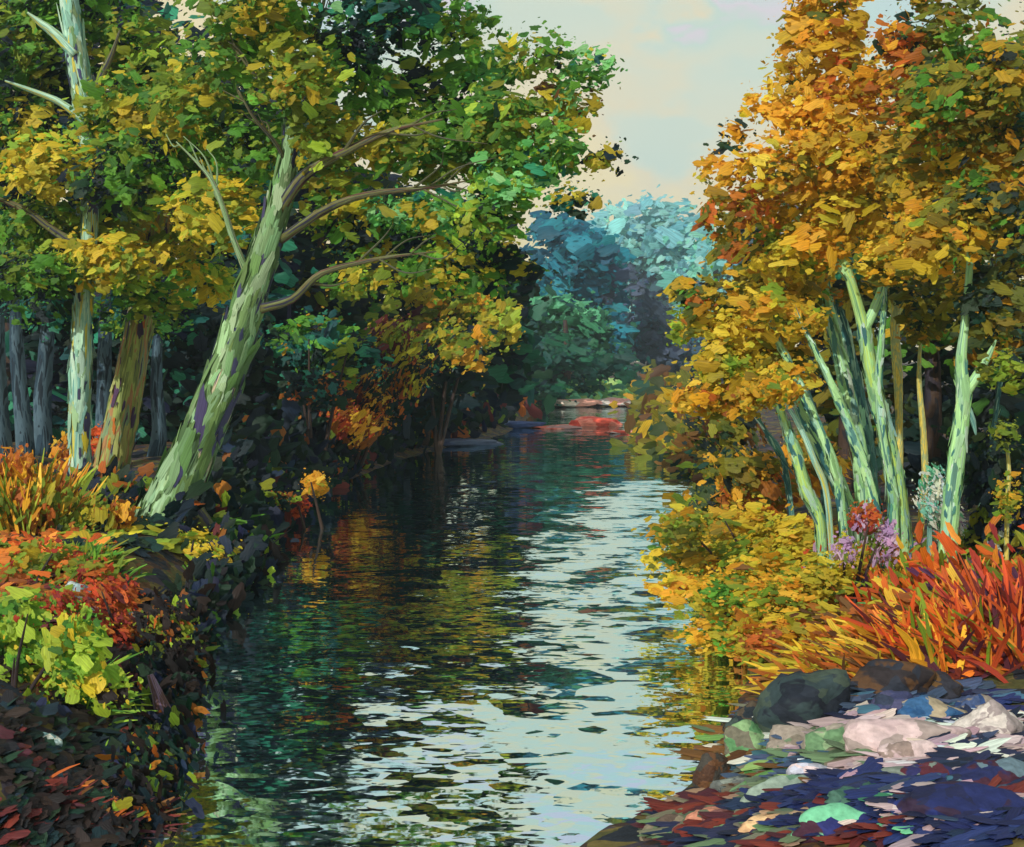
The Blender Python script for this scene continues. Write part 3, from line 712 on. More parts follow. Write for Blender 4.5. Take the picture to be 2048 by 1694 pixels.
shrub(230, 1290, 'rust red leafy clump sprawling down the left bank', 'bush', [(220, 1190, 60, 36, {'red': .55, 'rust': .3, 'maroon': .15}), (210, 1260, 70, 40, {'rust': .45, 'red': .35, 'maroon': .2}), (240, 1350, 50, 40, {'orange': .3, 'rust': .5, 'maroon': .2}), (110, 1220, 60, 40, {'red': .4, 'rust': .3, 'leaf': .3})], name='bush', size=15, ang=-40, angs=15, asp=.38, dens=.9)

# shrubs of the right bank
shrub(1560, 1010, 'dark olive and ochre shrub behind the leaning pale stems', 'shrub', [(1450, 860, 90, 40, {'olivr': .5, 'brown': .3, 'darkr': .2}), (1490, 930, 90, 40, {'olivr': .5, 'orange': .2, 'darkr': .3}), (1530, 980, 90, 50, {'orange': .5, 'rust': .2, 'olivr': .3}), (1620, 930, 70, 60, {'orange': .5, 'rust': .2, 'olivr': .3}), (1440, 1000, 60, 30, {'darkr': .6, 'olivr': .4})], D=13.5, size=20, ang=-40, angs=30)
shrub(1540, 1100, 'olive gold bush spreading its lowest leaves over the water', 'bush', [(1370, 1060, 80, 34, {'olive': .3, 'must': .4, 'olivr': .3}), (1480, 1050, 90, 40, {'olive': .25, 'must': .4, 'yell': .35}), (1360, 1120, 80, 34, {'olivr': .3, 'leaf': .2, 'must': .3, 'yell': .2}), (1490, 1120, 90, 40, {'olive': .2, 'yell': .4, 'must': .25, 'orange': .15}), (1590, 1080, 80, 44, {'gold': .4, 'yell': .4, 'orange': .2})], name='bush', D=10.8, size=18, ang=4, angs=18, asp=.42)
shrub(1560, 1260, 'golden orange bush sweeping left across the water in front of the olive one', 'bush', [(1360, 1180, 60, 26, {'orange': .5, 'yell': .4, 'gold': .1}), (1440, 1190, 80, 34, {'gold': .4, 'orange': .35, 'leaf': .25}), (1540, 1190, 90, 44, {'gold': .4, 'olive': .3, 'orange': .3}), (1430, 1270, 70, 34, {'orange': .4, 'gold': .4, 'leaf': .2}), (1540, 1270, 90, 44, {'gold': .3, 'rust': .35, 'orange': .35}), (1500, 1325, 60, 22, {'gold': .5, 'orange': .3, 'deep': .2}), (1640, 1160, 70, 44, {'yell': .4, 'gold': .3, 'olive': .3})], name='bush', D=9.3, size=17, ang=-6, angs=18, asp=.4)
shrub(1700, 1140, 'pink lilac flowering plant among the pale stems', 'flowering plant', [(1770, 1090, 34, 44, {'lilac': .6, 'olive': .2, 'rust': .2}), (1690, 1100, 30, 30, {'lilac': .4, 'gold': .3, 'olive': .3}), (1730, 1040, 36, 30, {'red': .4, 'rust': .4, 'lilac': .2})], name='flowering_plant', D=9.2, size=10, ang=70, dens=.8)
shrub(1990, 1090, 'dark green bush at the right edge with pale blue tips', 'bush', [(1990, 940, 80, 80, {'deep': .7, 'darkr': .3}), (2010, 1040, 70, 60, {'deep': .6, 'navy': .2, 'olive': .2}), (1960, 1080, 50, 40, {'white': .2, 'deep': .4, 'olive': .4})], name='bush', D=10.6, size=20, ang=80)
shrub(1870, 1080, 'small white and blue leaved sapling between the two thickest pale stems', 'sapling', [(1870, 990, 34, 60, {'white': .6, 'aqua': .2, 'sea': .2}), (1900, 1050, 30, 40, {'white': .5, 'lilac': .2, 'sea': .3})], name='sapling', D=9.9, size=9, ang=-60, angs=20, asp=.35, dens=.7, bark='teal')

# ------------------------------------------------------------------ right bank trees
def stem_tree(base, pts, r, bark, label, clumps, name='birch_tree', D=None, branches=(), size=18, **kw):
    b = G(*base)
    if D is not None:
        b = P(base[0], base[1], D); b[2] = gz(b[0], b[1])
    t = thing(name, b, label, 'tree', 'pale stemmed trees on the right bank')
    D = b[1]
    y0 = HOR + (H - b[2] + .06) * F / D; r = [q * (.8 if bark != 'teal' else .52) for q in r]
    wood('trunk', [(base[0], y0)] + pts, r, D, BARK[bark], t, sides=12, wob=.08)
    if bark in ('lime', 'birch', 'teal'):
        bark_patches(t, [(base[0], y0)] + pts[:5], r[:6], D, {'bmint': .55, 'bteal': .25, 'bpale': .2} if bark != 'teal' else {'bteal': .8, 'bpale': .2}, 230, 15)
    for bp, br, bb in branches: wood('branch', bp, br, D, BARK[bb], t, sides=8)
    if clumps:
        for q in clumps:
            if len(q) > 5: q[5].setdefault('dz', float(R.uniform(-.45, .15)))
        crown(t, D, [q if len(q) > 5 else q + ({'dz': float(R.uniform(-.45, .15))},) for q in clumps], size=size, **kw)
    return t

stem_tree((1812, 1170), [(1800, 1050), (1790, 960), (1768, 850), (1742, 740), (1728, 660), (1700, 560), (1660, 440), (1640, 320), (1640, 180)], [27, 25, 22, 19, 17, 15, 12, 9, 7, 3], 'lime',
    'tallest pale lime stem with the big orange crown on the right bank',
    [(1640, 80, 80, 70, rst), (1580, 150, 55, 45, org, G_(dens=.5)), (1720, 190, 100, 80, rst), (1610, 230, 80, 60, org), (1550, 320, 75, 55, org, G_(dens=.6)), (1680, 310, 110, 80, org), (1510, 215, 40, 28, {'orange': .8, 'yell': .2}, G_(dens=.5)),
     (1450, 340, 60, 40, org, G_(dens=.4)), (1470, 270, 30, 40, {'orange': .5, 'darkr': .5}, G_(dens=.3)), (1570, 410, 100, 60, {'orange': .5, 'must': .4, 'rust': .1}), (1710, 420, 110, 75, mus), (1460, 430, 70, 55, {'olivr': .4, 'must': .3, 'rust': .3}, G_(dens=.7)), (1610, 500, 110, 55, mus), (1760, 330, 70, 80, mus), (1660, -60, 120, 90, rst, G_(dens=.5)), (1640, 20, 60, 40, org, G_(dens=.5))],
    branches=[([(1728, 660), (1752, 610), (1775, 540), (1790, 440)], [11, 10, 7, 4], 'birch'), ([(1700, 560), (1630, 470), (1560, 400)], [9, 7, 3], 'birch'), ([(1660, 440), (1720, 340), (1740, 240)], [8, 6, 3], 'ochre')])
stem_tree((1738, 1010), [(1722, 930), (1702, 820), (1680, 720), (1662, 640), (1650, 560), (1600, 440)], [18, 19, 18, 16, 13, 9, 4], 'birch',
    'straight pale stem left of the tallest lime stem, set further back', [(1560, 560, 100, 55, {'olivr': .4, 'must': .5, 'yell': .1}, G_(dz=-.4)), (1500, 500, 80, 50, olr), (1620, 590, 70, 40, olr, G_(dens=.5))], D=11.4)
stem_tree((1722, 1100), [(1695, 1010), (1655, 920), (1610, 830), (1570, 740), (1520, 660), (1450, 590)], [13, 16, 18, 19, 15, 10, 4], 'birch',
    'pale mint stem leaning left towards the water with a yellow crown', [(1440, 640, 85, 50, {'yell': .5, 'must': .4, 'olivr': .1}), (1510, 720, 85, 60, {'yell': .4, 'must': .4, 'olivr': .2}), (1440, 730, 60, 50, yel), (1570, 650, 80, 60, {'must': .5, 'yell': .3, 'orange': .2}), (1390, 800, 50, 34, rst), (1480, 800, 80, 40, {'olivr': .5, 'must': .3, 'rust': .2}), (1400, 590, 60, 40, olr), (1570, 760, 70, 50, mus, G_(dens=.7)), (1370, 650, 30, 40, yel, G_(dens=.6))], D=10.6)
stem_tree((1648, 1090), [(1640, 1040), (1612, 980), (1590, 900), (1560, 820), (1540, 760)], [10, 13, 15, 13, 8, 4], 'lime',
    'shortest pale lime stem on the right bank, leaning left in front of the ochre shrub', [(1540, 770, 50, 34, mus, G_(dens=.6))], D=10.2)
stem_tree((1888, 1190), [(1895, 1100), (1905, 980), (1918, 880), (1928, 790), (1922, 720), (1930, 640), (1940, 500), (1930, 340)], [22, 21, 20, 19, 17, 13, 10, 8, 4], 'birch',
    'pale mint stem with a Y fork near the right edge, under an olive crown',
    [(1800, 100, 55, 80, {'rust': .3, 'orange': .3, 'darkr': .4}, G_(dens=.8)), (1900, 60, 90, 70, {'leaf': .3, 'olivr': .5, 'rust': .1, 'olive': .1}, G_(dens=.7)), (1985, 150, 80, 100, olr), (1860, 220, 90, 80, {'olivr': .4, 'leaf': .2, 'must': .3, 'rust': .1}), (1960, 300, 100, 90, olr), (1840, 360, 90, 80, {'must': .5, 'yell': .2, 'olivr': .3}), (1960, 430, 100, 90, olr), (1860, 480, 90, 70, mus), (1990, 590, 80, 90, {'olivr': .6, 'darkr': .3, 'must': .1}), (1890, 600, 90, 60, {'olivr': .6, 'darkr': .4}, G_(dz=1.0)), (2080, 300, 80, 250, olr, G_(dens=.6)), (1900, -80, 160, 90, olr, G_(dens=.5)), (2010, 740, 50, 40, {'olive': .7, 'olivr': .3}, G_(dens=.5))],
    branches=[([(1928, 790), (1955, 750), (1975, 715), (1992, 680)], [12, 10, 7, 2], 'birch'), ([(1928, 800), (1945, 840), (1952, 870)], [8, 6, 2], 'teal')])
stem_tree((1800, 900), [(1798, 830), (1795, 740), (1790, 660), (1795, 580), (1805, 480)], [8, 9, 12, 12, 10, 5], 'ochre',
    'thin yellow ochre stem behind the tallest lime stem', [(1800, 500, 70, 60, mus), (1830, 560, 60, 50, {'olivr': .7, 'darkr': .3}, G_(dens=.7))], D=12.4, name='sapling_tree')
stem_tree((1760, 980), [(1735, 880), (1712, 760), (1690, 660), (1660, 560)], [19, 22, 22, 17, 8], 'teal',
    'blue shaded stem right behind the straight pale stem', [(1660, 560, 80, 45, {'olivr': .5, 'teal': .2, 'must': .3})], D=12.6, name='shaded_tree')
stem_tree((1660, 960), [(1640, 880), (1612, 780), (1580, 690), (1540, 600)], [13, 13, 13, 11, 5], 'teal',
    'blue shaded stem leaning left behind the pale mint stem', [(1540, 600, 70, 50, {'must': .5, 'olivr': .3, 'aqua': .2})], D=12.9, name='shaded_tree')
stem_tree((2012, 1120), [(2014, 1020), (2018, 940), (2010, 860)], [6, 6, 5, 3], 'ochre',
    'thinnest yellow stem at the right edge, in front of the dark bush', [(2020, 1000, 20, 60, {'olive': .6, 'must': .4}, G_(dens=.5)), (2010, 870, 24, 30, {'olive': .6, 'darkr': .4})], D=9.6, name='sapling_tree', size=11)

stem_tree((1766, 1120), [(1752, 1030), (1728, 930), (1690, 830), (1650, 740), (1600, 640)], [11, 12, 11, 10, 8, 3], 'birch',
    'slim pale stem rising between the leaning mint stem and the tallest lime one', [(1590, 640, 60, 44, mus, G_(dens=.6))], D=9.9)
stem_tree((1700, 1070), [(1676, 960), (1640, 860), (1600, 770), (1560, 690), (1530, 620)], [9, 10, 10, 9, 7, 3], 'birch',
    'slender pale stem fanning left just behind the leaning mint stem', [(1520, 610, 50, 36, mus, G_(dens=.8, dz=-.35))], D=10.2)
stem_tree((1790, 1100), [(1788, 1000), (1770, 900), (1756, 780), (1764, 660), (1772, 560)], [9, 10, 10, 9, 7, 4], 'birch',
    'slender upright pale stem touching the right side of the tallest lime stem', [(1775, 520, 60, 50, mus, G_(dens=.8, dz=-.35))], D=10.1)
stem_tree((1670, 1090), [(1655, 1000), (1628, 920), (1598, 850), (1560, 790)], [7, 8, 8, 7, 3], 'pale',
    'thin blue green stem just right of the shortest lime stem', [(1550, 780, 44, 30, mus, G_(dens=.8, dz=-.3))], D=10.0)
stem_tree((1830, 1120), [(1842, 1040), (1850, 960), (1846, 860), (1838, 760), (1842, 660)], [8, 9, 9, 8, 6, 3], 'ochre',
    'slim straw coloured stem between the tallest lime stem and the Y forked one', [(1840, 640, 50, 50, {'olivr': .6, 'must': .4}, G_(dens=.6))], D=11.0, name='sapling_tree')
stem_tree((1600, 1020), [(1570, 930), (1530, 860), (1490, 800)], [8, 9, 7, 3], 'teal',
    'short grey green stem leaning far left, the lowest of the fan of stems', [(1490, 790, 50, 30, mus, G_(dens=.5))], D=11.6, name='sapling_tree')
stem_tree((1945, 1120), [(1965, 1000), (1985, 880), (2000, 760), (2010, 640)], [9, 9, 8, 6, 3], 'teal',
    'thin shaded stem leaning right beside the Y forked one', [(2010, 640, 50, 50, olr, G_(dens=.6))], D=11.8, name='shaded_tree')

# dark trees behind the right bank
for (bx, D, lab, cl) in [
    (1690, 18, 'dark green tree behind the straight pale stems of the right bank', [(1640, 560, 120, 110, {'darkr': .6, 'olivr': .4}), (1690, 700, 110, 130, {'darkr': .5, 'slate': .2, 'olivr': .3}), (1720, 860, 110, 110, dkr), (1700, 420, 120, 120, olr)]),
    (1860, 17, 'dark green tree behind the Y forked stem of the right bank', [(1870, 420, 120, 140, dkr), (1860, 620, 110, 130, dkr), (1850, 780, 100, 110, {'deep': .6, 'darkr': .4}), (1860, 920, 100, 90, {'deep': .7, 'darkr': .3}), (1880, 200, 120, 140, dkr)]),
    (2030, 16, 'dark green tree cut by the right edge of the picture', [(2020, 420, 120, 160, dkr), (2010, 640, 110, 130, dkr), (2020, 820, 110, 120, {'leaf': .2, 'deep': .4, 'darkr': .4}), (2030, 960, 100, 90, {'deep': .8, 'darkr': .2}), (2090, 200, 130, 170, dkr)])]:
    p = P(bx, 850, D); p[2] = gz(p[0], p[1])
    t = thing('dark_tree', p, lab, 'tree', 'dark trees behind the right bank')
    y0 = HOR + (H - p[2] + .1) * F / D
    wood('trunk', [(bx, y0), (bx + 6, 760), (bx - 4, 600), (bx + 8, 450)], [20, 16, 12, 6], D, BARK['umber'], t, sides=9)
    crown(t, D, cl, size=24, fleck=.6)

# ------------------------------------------------------------------ far end of the river
def far_tree(bx, D, name, label, clumps, cat='tree', trunk=True, size=20, **kw):
    p = P(bx, 770, D); p[2] = gz(p[0], p[1])
    t = thing(name, p, label, cat, 'trees at the far end of the river')
    y0 = HOR + (H - p[2] + .1) * F / D
    top = min(c[1] for c in clumps)
    wood('trunk', [(bx, y0), (bx + 3, (y0 + top) / 2), (bx, top)], [11, 9, 4], D, BARK['umber'], t, sides=8)
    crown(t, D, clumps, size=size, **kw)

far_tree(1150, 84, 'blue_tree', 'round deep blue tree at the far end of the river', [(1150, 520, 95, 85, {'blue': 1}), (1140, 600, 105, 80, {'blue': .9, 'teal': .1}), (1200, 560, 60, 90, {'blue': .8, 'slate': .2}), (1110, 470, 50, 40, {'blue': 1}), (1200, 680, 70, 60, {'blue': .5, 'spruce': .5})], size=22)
far_tree(1330, 150, 'hazy_tree', 'pale blue hazy tree with the highest top in the far distance', [(1320, 460, 90, 75, {'pale': 1}), (1370, 520, 90, 80, {'pale': .8, 'aqua': .2}), (1290, 560, 90, 90, {'pale': .6, 'slate': .4}), (1340, 640, 110, 80, {'slate': .6, 'pale': .4})], size=24)  # pale blue haze put into the leaf colours of the hazy trees
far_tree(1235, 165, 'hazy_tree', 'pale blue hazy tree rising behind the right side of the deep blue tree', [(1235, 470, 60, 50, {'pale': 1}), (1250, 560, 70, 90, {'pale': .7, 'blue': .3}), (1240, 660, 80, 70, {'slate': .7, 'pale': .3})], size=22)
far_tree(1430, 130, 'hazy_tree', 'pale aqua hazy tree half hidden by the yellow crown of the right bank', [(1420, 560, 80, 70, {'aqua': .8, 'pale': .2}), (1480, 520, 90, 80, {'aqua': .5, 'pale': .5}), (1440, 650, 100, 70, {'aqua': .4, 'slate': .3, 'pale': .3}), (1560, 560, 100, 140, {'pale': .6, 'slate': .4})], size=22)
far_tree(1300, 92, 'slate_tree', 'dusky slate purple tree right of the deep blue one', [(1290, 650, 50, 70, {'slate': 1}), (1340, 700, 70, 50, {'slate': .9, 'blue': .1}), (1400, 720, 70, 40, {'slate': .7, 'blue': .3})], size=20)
far_tree(1110, 64, 'mint_tree', 'low mint green tree in front of the deep blue one', [(1100, 620, 70, 36, {'sea': .9, 'spruce': .1}), (1160, 650, 70, 40, {'sea': .7, 'spruce': .3}), (1070, 670, 60, 40, {'sea': .4, 'spruce': .6})], size=20)
far_tree(1130, 60, 'spruce_green_bush', 'dark spruce green bush at the water under the mint green tree', [(1110, 710, 110, 40, {'spruce': 1}), (1200, 730, 90, 30, {'spruce': .8, 'teal': .2}), (1000, 730, 90, 50, {'spruce': .7, 'deep': .3}), (1010, 640, 60, 70, {'spruce': .8, 'deep': .2}), (960, 790, 90, 30, {'deep': 1}), (1060, 760, 80, 28, {'deep': .6, 'spruce': .4}), (1130, 766, 90, 24, {'spruce': .8, 'grass': .2}), (1100, 785, 50, 12, {'spruce': .8, 'grass': .2})], cat='bush', size=17)
far_tree(930, 48, 'dark_bush', 'blackish green bush overhanging the far left water edge', [(880, 800, 80, 30, {'deep': 1}), (820, 838, 80, 24, {'deep': 1}), (960, 795, 60, 22, {'deep': .8, 'spruce': .2})], cat='bush', size=17)

def scatter(name, polys, mix, n, size, mat, kind='stuff', lift=.015, ang=0, angs=60, upright=.25, label=None, asp=.55):
    """ground cover laid on the terrain inside photo-space patches"""
    d = Dabs()
    for (px, py, rx, ry, mx, m) in polys:
        a = R.uniform(0, 2 * np.pi, m); r = np.sqrt(R.uniform(0, 1, m))
        pts = G_many(px + np.cos(a) * r * rx, py + np.sin(a) * r * ry)
        pts = pts[pts[:, 2] > 0]
        k = len(pts); Dm = pts[:, 1]
        if not k: continue
        pts[:, 2] += lift + R.uniform(0, .03, k)
        nn = np.array([0, -upright, 1.0])[None] + R.normal(0, .25 if upright > .2 else .10, (k, 3))
        an = np.radians(ang + R.normal(0, angs, k))
        t = np.stack([np.cos(an), np.sin(an), np.zeros(k)], 1)
        a = size * Dm / F * lognorm(.4, k)
        d.add(pts, nn, t, a, a * asp, pick_patches(mx, pts, 14, .6))
    o = d.build(name, mat)
    o['kind'] = kind; o['label'] = label; o['category'] = 'ground cover'
    return o

scatter('leaf_litter', [
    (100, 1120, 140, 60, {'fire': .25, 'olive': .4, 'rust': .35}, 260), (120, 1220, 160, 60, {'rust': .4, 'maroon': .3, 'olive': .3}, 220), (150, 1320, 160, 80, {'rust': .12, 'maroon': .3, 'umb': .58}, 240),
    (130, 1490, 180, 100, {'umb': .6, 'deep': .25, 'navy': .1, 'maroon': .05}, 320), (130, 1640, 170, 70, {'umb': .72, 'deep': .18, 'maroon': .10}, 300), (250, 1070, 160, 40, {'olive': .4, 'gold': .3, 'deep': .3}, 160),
    (1700, 1120, 160, 80, {'gold': .4, 'rust': .3, 'olive': .3}, 240), (1700, 1300, 200, 40, {'rust': .5, 'brown': .3, 'gold': .2}, 260), (1950, 1280, 110, 90, {'maroon': .5, 'fire': .3, 'rust': .2}, 200), (2300, 1300, 260, 160, {'maroon': .3, 'rust': .3, 'olivr': .4}, 500), (2250, 1560, 200, 110, {'umb': .4, 'navy': .3, 'olivr': .3}, 300)],
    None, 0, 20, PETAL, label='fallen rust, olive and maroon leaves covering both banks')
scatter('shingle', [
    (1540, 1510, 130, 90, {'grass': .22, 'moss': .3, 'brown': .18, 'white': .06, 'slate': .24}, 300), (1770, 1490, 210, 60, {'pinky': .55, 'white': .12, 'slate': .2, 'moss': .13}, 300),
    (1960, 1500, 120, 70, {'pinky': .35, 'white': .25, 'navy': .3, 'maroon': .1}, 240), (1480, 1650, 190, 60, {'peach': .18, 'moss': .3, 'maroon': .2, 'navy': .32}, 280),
    (1720, 1620, 200, 70, {'sea': .05, 'royal': .47, 'navy': .24, 'maroon': .12, 'pinky': .12}, 360), (1930, 1630, 160, 90, {'royal': .44, 'maroon': .13, 'navy': .25, 'pinky': .10, 'slate': .08}, 300), (1800, 1410, 240, 40, {'navy': .4, 'slate': .35, 'royal': .15, 'brown': .1}, 240)],  # blue foreground shade put into the chip colours as navy and royal
    None, 0, 36, PETAL, ang=14, angs=16, asp=.3, upright=.1, label='flat stone chips in pink and mint, navy where foreground shade is painted, covering the right bank in front of the river')
scatter('bank_grass', [(1260, 782, 120, 8, {'grass': .9, 'lime': .1}, 260), (1180, 793, 90, 9, {'grass': .6, 'sea': .4}, 140)], None, 0, 15, PETAL, upright=1.2, label='light green grass on the far bank at the end of the river')

def undergrowth(name, line, mix, n, size, label, hgt=34, spread=26, asp=.55, ang=60, angs=40):
    d = Dabs()
    line = np.array(line, float); seg = np.linalg.norm(np.diff(line, axis=0), axis=1); cum = np.r_[0, np.cumsum(seg)]
    u = R.uniform(0, cum[-1], n)
    px = np.interp(u, cum, line[:, 0]) + R.normal(0, spread, n); py = np.interp(u, cum, line[:, 1]) + R.normal(0, spread * .3, n)
    pts = G_many(px, py); pts[:, 2] = np.maximum(pts[:, 2], 0)
    D = pts[:, 1]; mpp = D / F
    pts[:, 2] += np.abs(R.normal(0, 1, n)) * hgt * mpp
    an = np.radians(ang + R.normal(0, angs, n))
    a = size * mpp * lognorm(.4, n)
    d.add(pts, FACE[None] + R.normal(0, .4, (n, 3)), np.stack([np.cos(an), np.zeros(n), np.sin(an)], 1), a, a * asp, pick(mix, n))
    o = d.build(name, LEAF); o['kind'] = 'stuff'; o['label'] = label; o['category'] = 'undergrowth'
    return o

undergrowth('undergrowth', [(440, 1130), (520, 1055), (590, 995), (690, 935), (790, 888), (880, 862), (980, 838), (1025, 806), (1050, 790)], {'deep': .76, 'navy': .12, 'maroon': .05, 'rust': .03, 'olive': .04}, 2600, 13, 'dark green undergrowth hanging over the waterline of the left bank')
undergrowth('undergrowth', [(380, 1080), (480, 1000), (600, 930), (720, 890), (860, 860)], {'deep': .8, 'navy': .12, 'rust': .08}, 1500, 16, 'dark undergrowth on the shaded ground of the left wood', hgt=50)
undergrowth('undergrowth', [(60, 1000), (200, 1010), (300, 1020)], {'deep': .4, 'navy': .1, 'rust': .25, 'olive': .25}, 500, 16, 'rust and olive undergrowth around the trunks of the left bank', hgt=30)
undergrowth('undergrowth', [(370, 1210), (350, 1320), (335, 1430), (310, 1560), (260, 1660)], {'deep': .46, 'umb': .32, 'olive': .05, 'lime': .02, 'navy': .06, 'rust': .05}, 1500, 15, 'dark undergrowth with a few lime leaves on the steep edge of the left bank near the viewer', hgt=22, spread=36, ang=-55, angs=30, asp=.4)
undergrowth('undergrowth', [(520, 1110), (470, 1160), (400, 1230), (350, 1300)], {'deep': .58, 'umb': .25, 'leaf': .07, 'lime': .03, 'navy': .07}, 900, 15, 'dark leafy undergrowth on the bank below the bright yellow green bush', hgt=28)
undergrowth('undergrowth', [(1345, 800), (1310, 830), (1320, 880), (1370, 920), (1440, 960), (1480, 1010)], {'olivr': .45, 'brown': .2, 'darkr': .2, 'must': .15}, 1500, 13, 'olive brown undergrowth along the far part of the right bank', hgt=30, ang=0)
undergrowth('undergrowth', [(1450, 1010), (1460, 1100), (1500, 1180), (1520, 1280), (1560, 1330)], {'gold': .3, 'olive': .3, 'rust': .2, 'orange': .2}, 1500, 14, 'golden undergrowth along the near part of the right bank', hgt=34, ang=0, angs=25, asp=.4, spread=40)
undergrowth('undergrowth', [(1480, 1240), (1560, 1300), (1680, 1320), (1800, 1300)], {'rust': .35, 'orange': .25, 'gold': .2, 'brown': .2}, 900, 17, 'rust and orange undergrowth spilling over the dark boulder', hgt=42, ang=-22, angs=14, asp=.32, spread=40)
undergrowth('undergrowth', [(1820, 1250), (1920, 1260), (2040, 1240)], {'fire': .45, 'red': .2, 'olive': .15, 'plum': .1, 'orange': .1}, 700, 18, 'orange red undergrowth among the vivid grass tufts', hgt=60, ang=-62, angs=14, asp=.3, spread=50)
undergrowth('undergrowth', [(1560, 1220), (1700, 1180), (1850, 1190), (2040, 1180)], {'gold': .25, 'olive': .2, 'rust': .25, 'fire': .2, 'lilac': .1}, 900, 12, 'rust, gold and lilac undergrowth between the pale stems of the right bank', hgt=40, ang=70, asp=.4, spread=40)

# ------------------------------------------------------------------ grass tufts
def tuft(px, py, wpx, hpx, mix, lean, label, n=70, w=5, fin=.48, mul=2.8, name='grass_tuft', cat='grass tuft', fan=.35, bend=.25):
    b = G(px, py); D = b[1]; mpp = D / F
    bl = Blades(); n = int(n * mul); w = w * fin
    base = b[None] + np.stack([R.normal(0, wpx * mpp * .5, n), R.normal(0, wpx * mpp * .35, n), np.zeros(n)], 1)
    base[:, 2] = terrain(base[:, :2]) - .02
    ang = np.radians(lean) + R.normal(0, fan, n)
    d = np.stack([np.sin(ang), R.normal(-.1, .25, n), np.cos(ang)], 1)
    ln = hpx * mpp * .68 * lognorm(.3, n)
    wd = w * mpp * lognorm(.35, n)
    bd = np.stack([np.sin(ang) * bend + R.normal(0, .08, n), R.normal(0, .08, n), -np.abs(R.normal(bend, .1, n)) * .8], 1)
    bl.add(base, d, ln, wd, bd, pick(mix, n))
    o = bl.build(name, PETAL)
    return tag(o, label, cat, 'grass tufts on the banks')

tuft(1960, 1330, 90, 200, {'fire': .55, 'red': .2, 'maroon': .12, 'olive': .13}, -20, 'vivid orange red grass tuft in front of the Y forked stem, at the right edge', n=110, w=9)
tuft(2030, 1300, 60, 220, {'red': .6, 'maroon': .3, 'fire': .1}, -8, 'crimson grass tuft cut by the right edge of the picture', n=90, w=9)
tuft(1860, 1330, 90, 170, {'fire': .42, 'orange': .28, 'maroon': .14, 'olive': .16}, -26, 'bright orange grass tuft below the base of the tallest lime stem', n=100, w=9)
tuft(1760, 1335, 100, 112, {'rust': .4, 'orange': .2, 'brown': .25, 'gold': .15}, -44, 'rusty brown grass tuft leaning left above the dark boulder', n=100, w=8)
tuft(1660, 1330, 110, 92, {'rust': .2, 'must': .35, 'gold': .35, 'brown': .1}, -55, 'brown and gold grass tuft sweeping far left beside the golden bush', n=100, w=8)
tuft(1910, 1210, 70, 130, {'olive': .35, 'fire': .35, 'red': .3}, -12, 'red and olive grass tuft around the base of the Y forked stem', n=70, w=7)
tuft(1820, 1210, 70, 110, {'olive': .3, 'fire': .3, 'rust': .3, 'mint': .1}, -20, 'olive and orange grass tuft at the base of the tallest lime stem', n=70, w=7)
tuft(1730, 1200, 90, 100, {'gold': .4, 'yell': .25, 'rust': .35}, -40, 'golden grass tuft between the golden bush and the tallest lime stem', n=80, w=7)
tuft(1640, 1140, 90, 90, {'yell': .5, 'gold': .3, 'lime': .2}, -20, 'yellow grass tuft at the base of the shortest lime stem', n=70, w=7)
tuft(1990, 1150, 60, 130, {'olive': .5, 'navy': .2, 'maroon': .3}, 5, 'olive and maroon grass tuft under the dark green bush at the right edge', n=60, w=7)
tuft(90, 1045, 70, 150, {'orange': .4, 'rust': .3, 'olive': .3}, 10, 'orange reed tuft at the foot of the slender pale trunk', n=50, w=7, fan=.25, bend=.1)
tuft(20, 1060, 60, 150, {'orange': .4, 'olive': .6}, -6, 'olive and orange reed tuft at the left edge of the picture', n=50, w=7, fan=.25, bend=.1)
tuft(400, 1060, 50, 95, {'leaf': .6, 'lime': .4}, 62, 'broad bright green leaves arching right from the leaning trunk base', n=16, w=11, name='strap_leaf_plant', cat='plant', fan=.35, bend=.35)
tuft(470, 1075, 40, 80, {'leaf': .7, 'deep': .3}, 95, 'dark green strap leaves drooping towards the black water', n=12, w=8, name='strap_leaf_plant', cat='plant', fan=.4, bend=.3)
tuft(190, 1130, 60, 70, {'leaf': .4, 'olive': .6}, 20, 'short olive grass tuft left of the bright yellow green bush', n=50, w=6)
tuft(150, 1400, 60, 130, {'lime': .6, 'leaf': .4}, 40, 'lime grass tuft arching over the lush bush in the bottom left corner', n=30, w=6)
tuft(200, 1620, 90, 80, {'maroon': .5, 'rust': .3, 'brown': .2}, 60, 'dark red grass tuft lying on the bank at the bottom left', n=50, w=7)

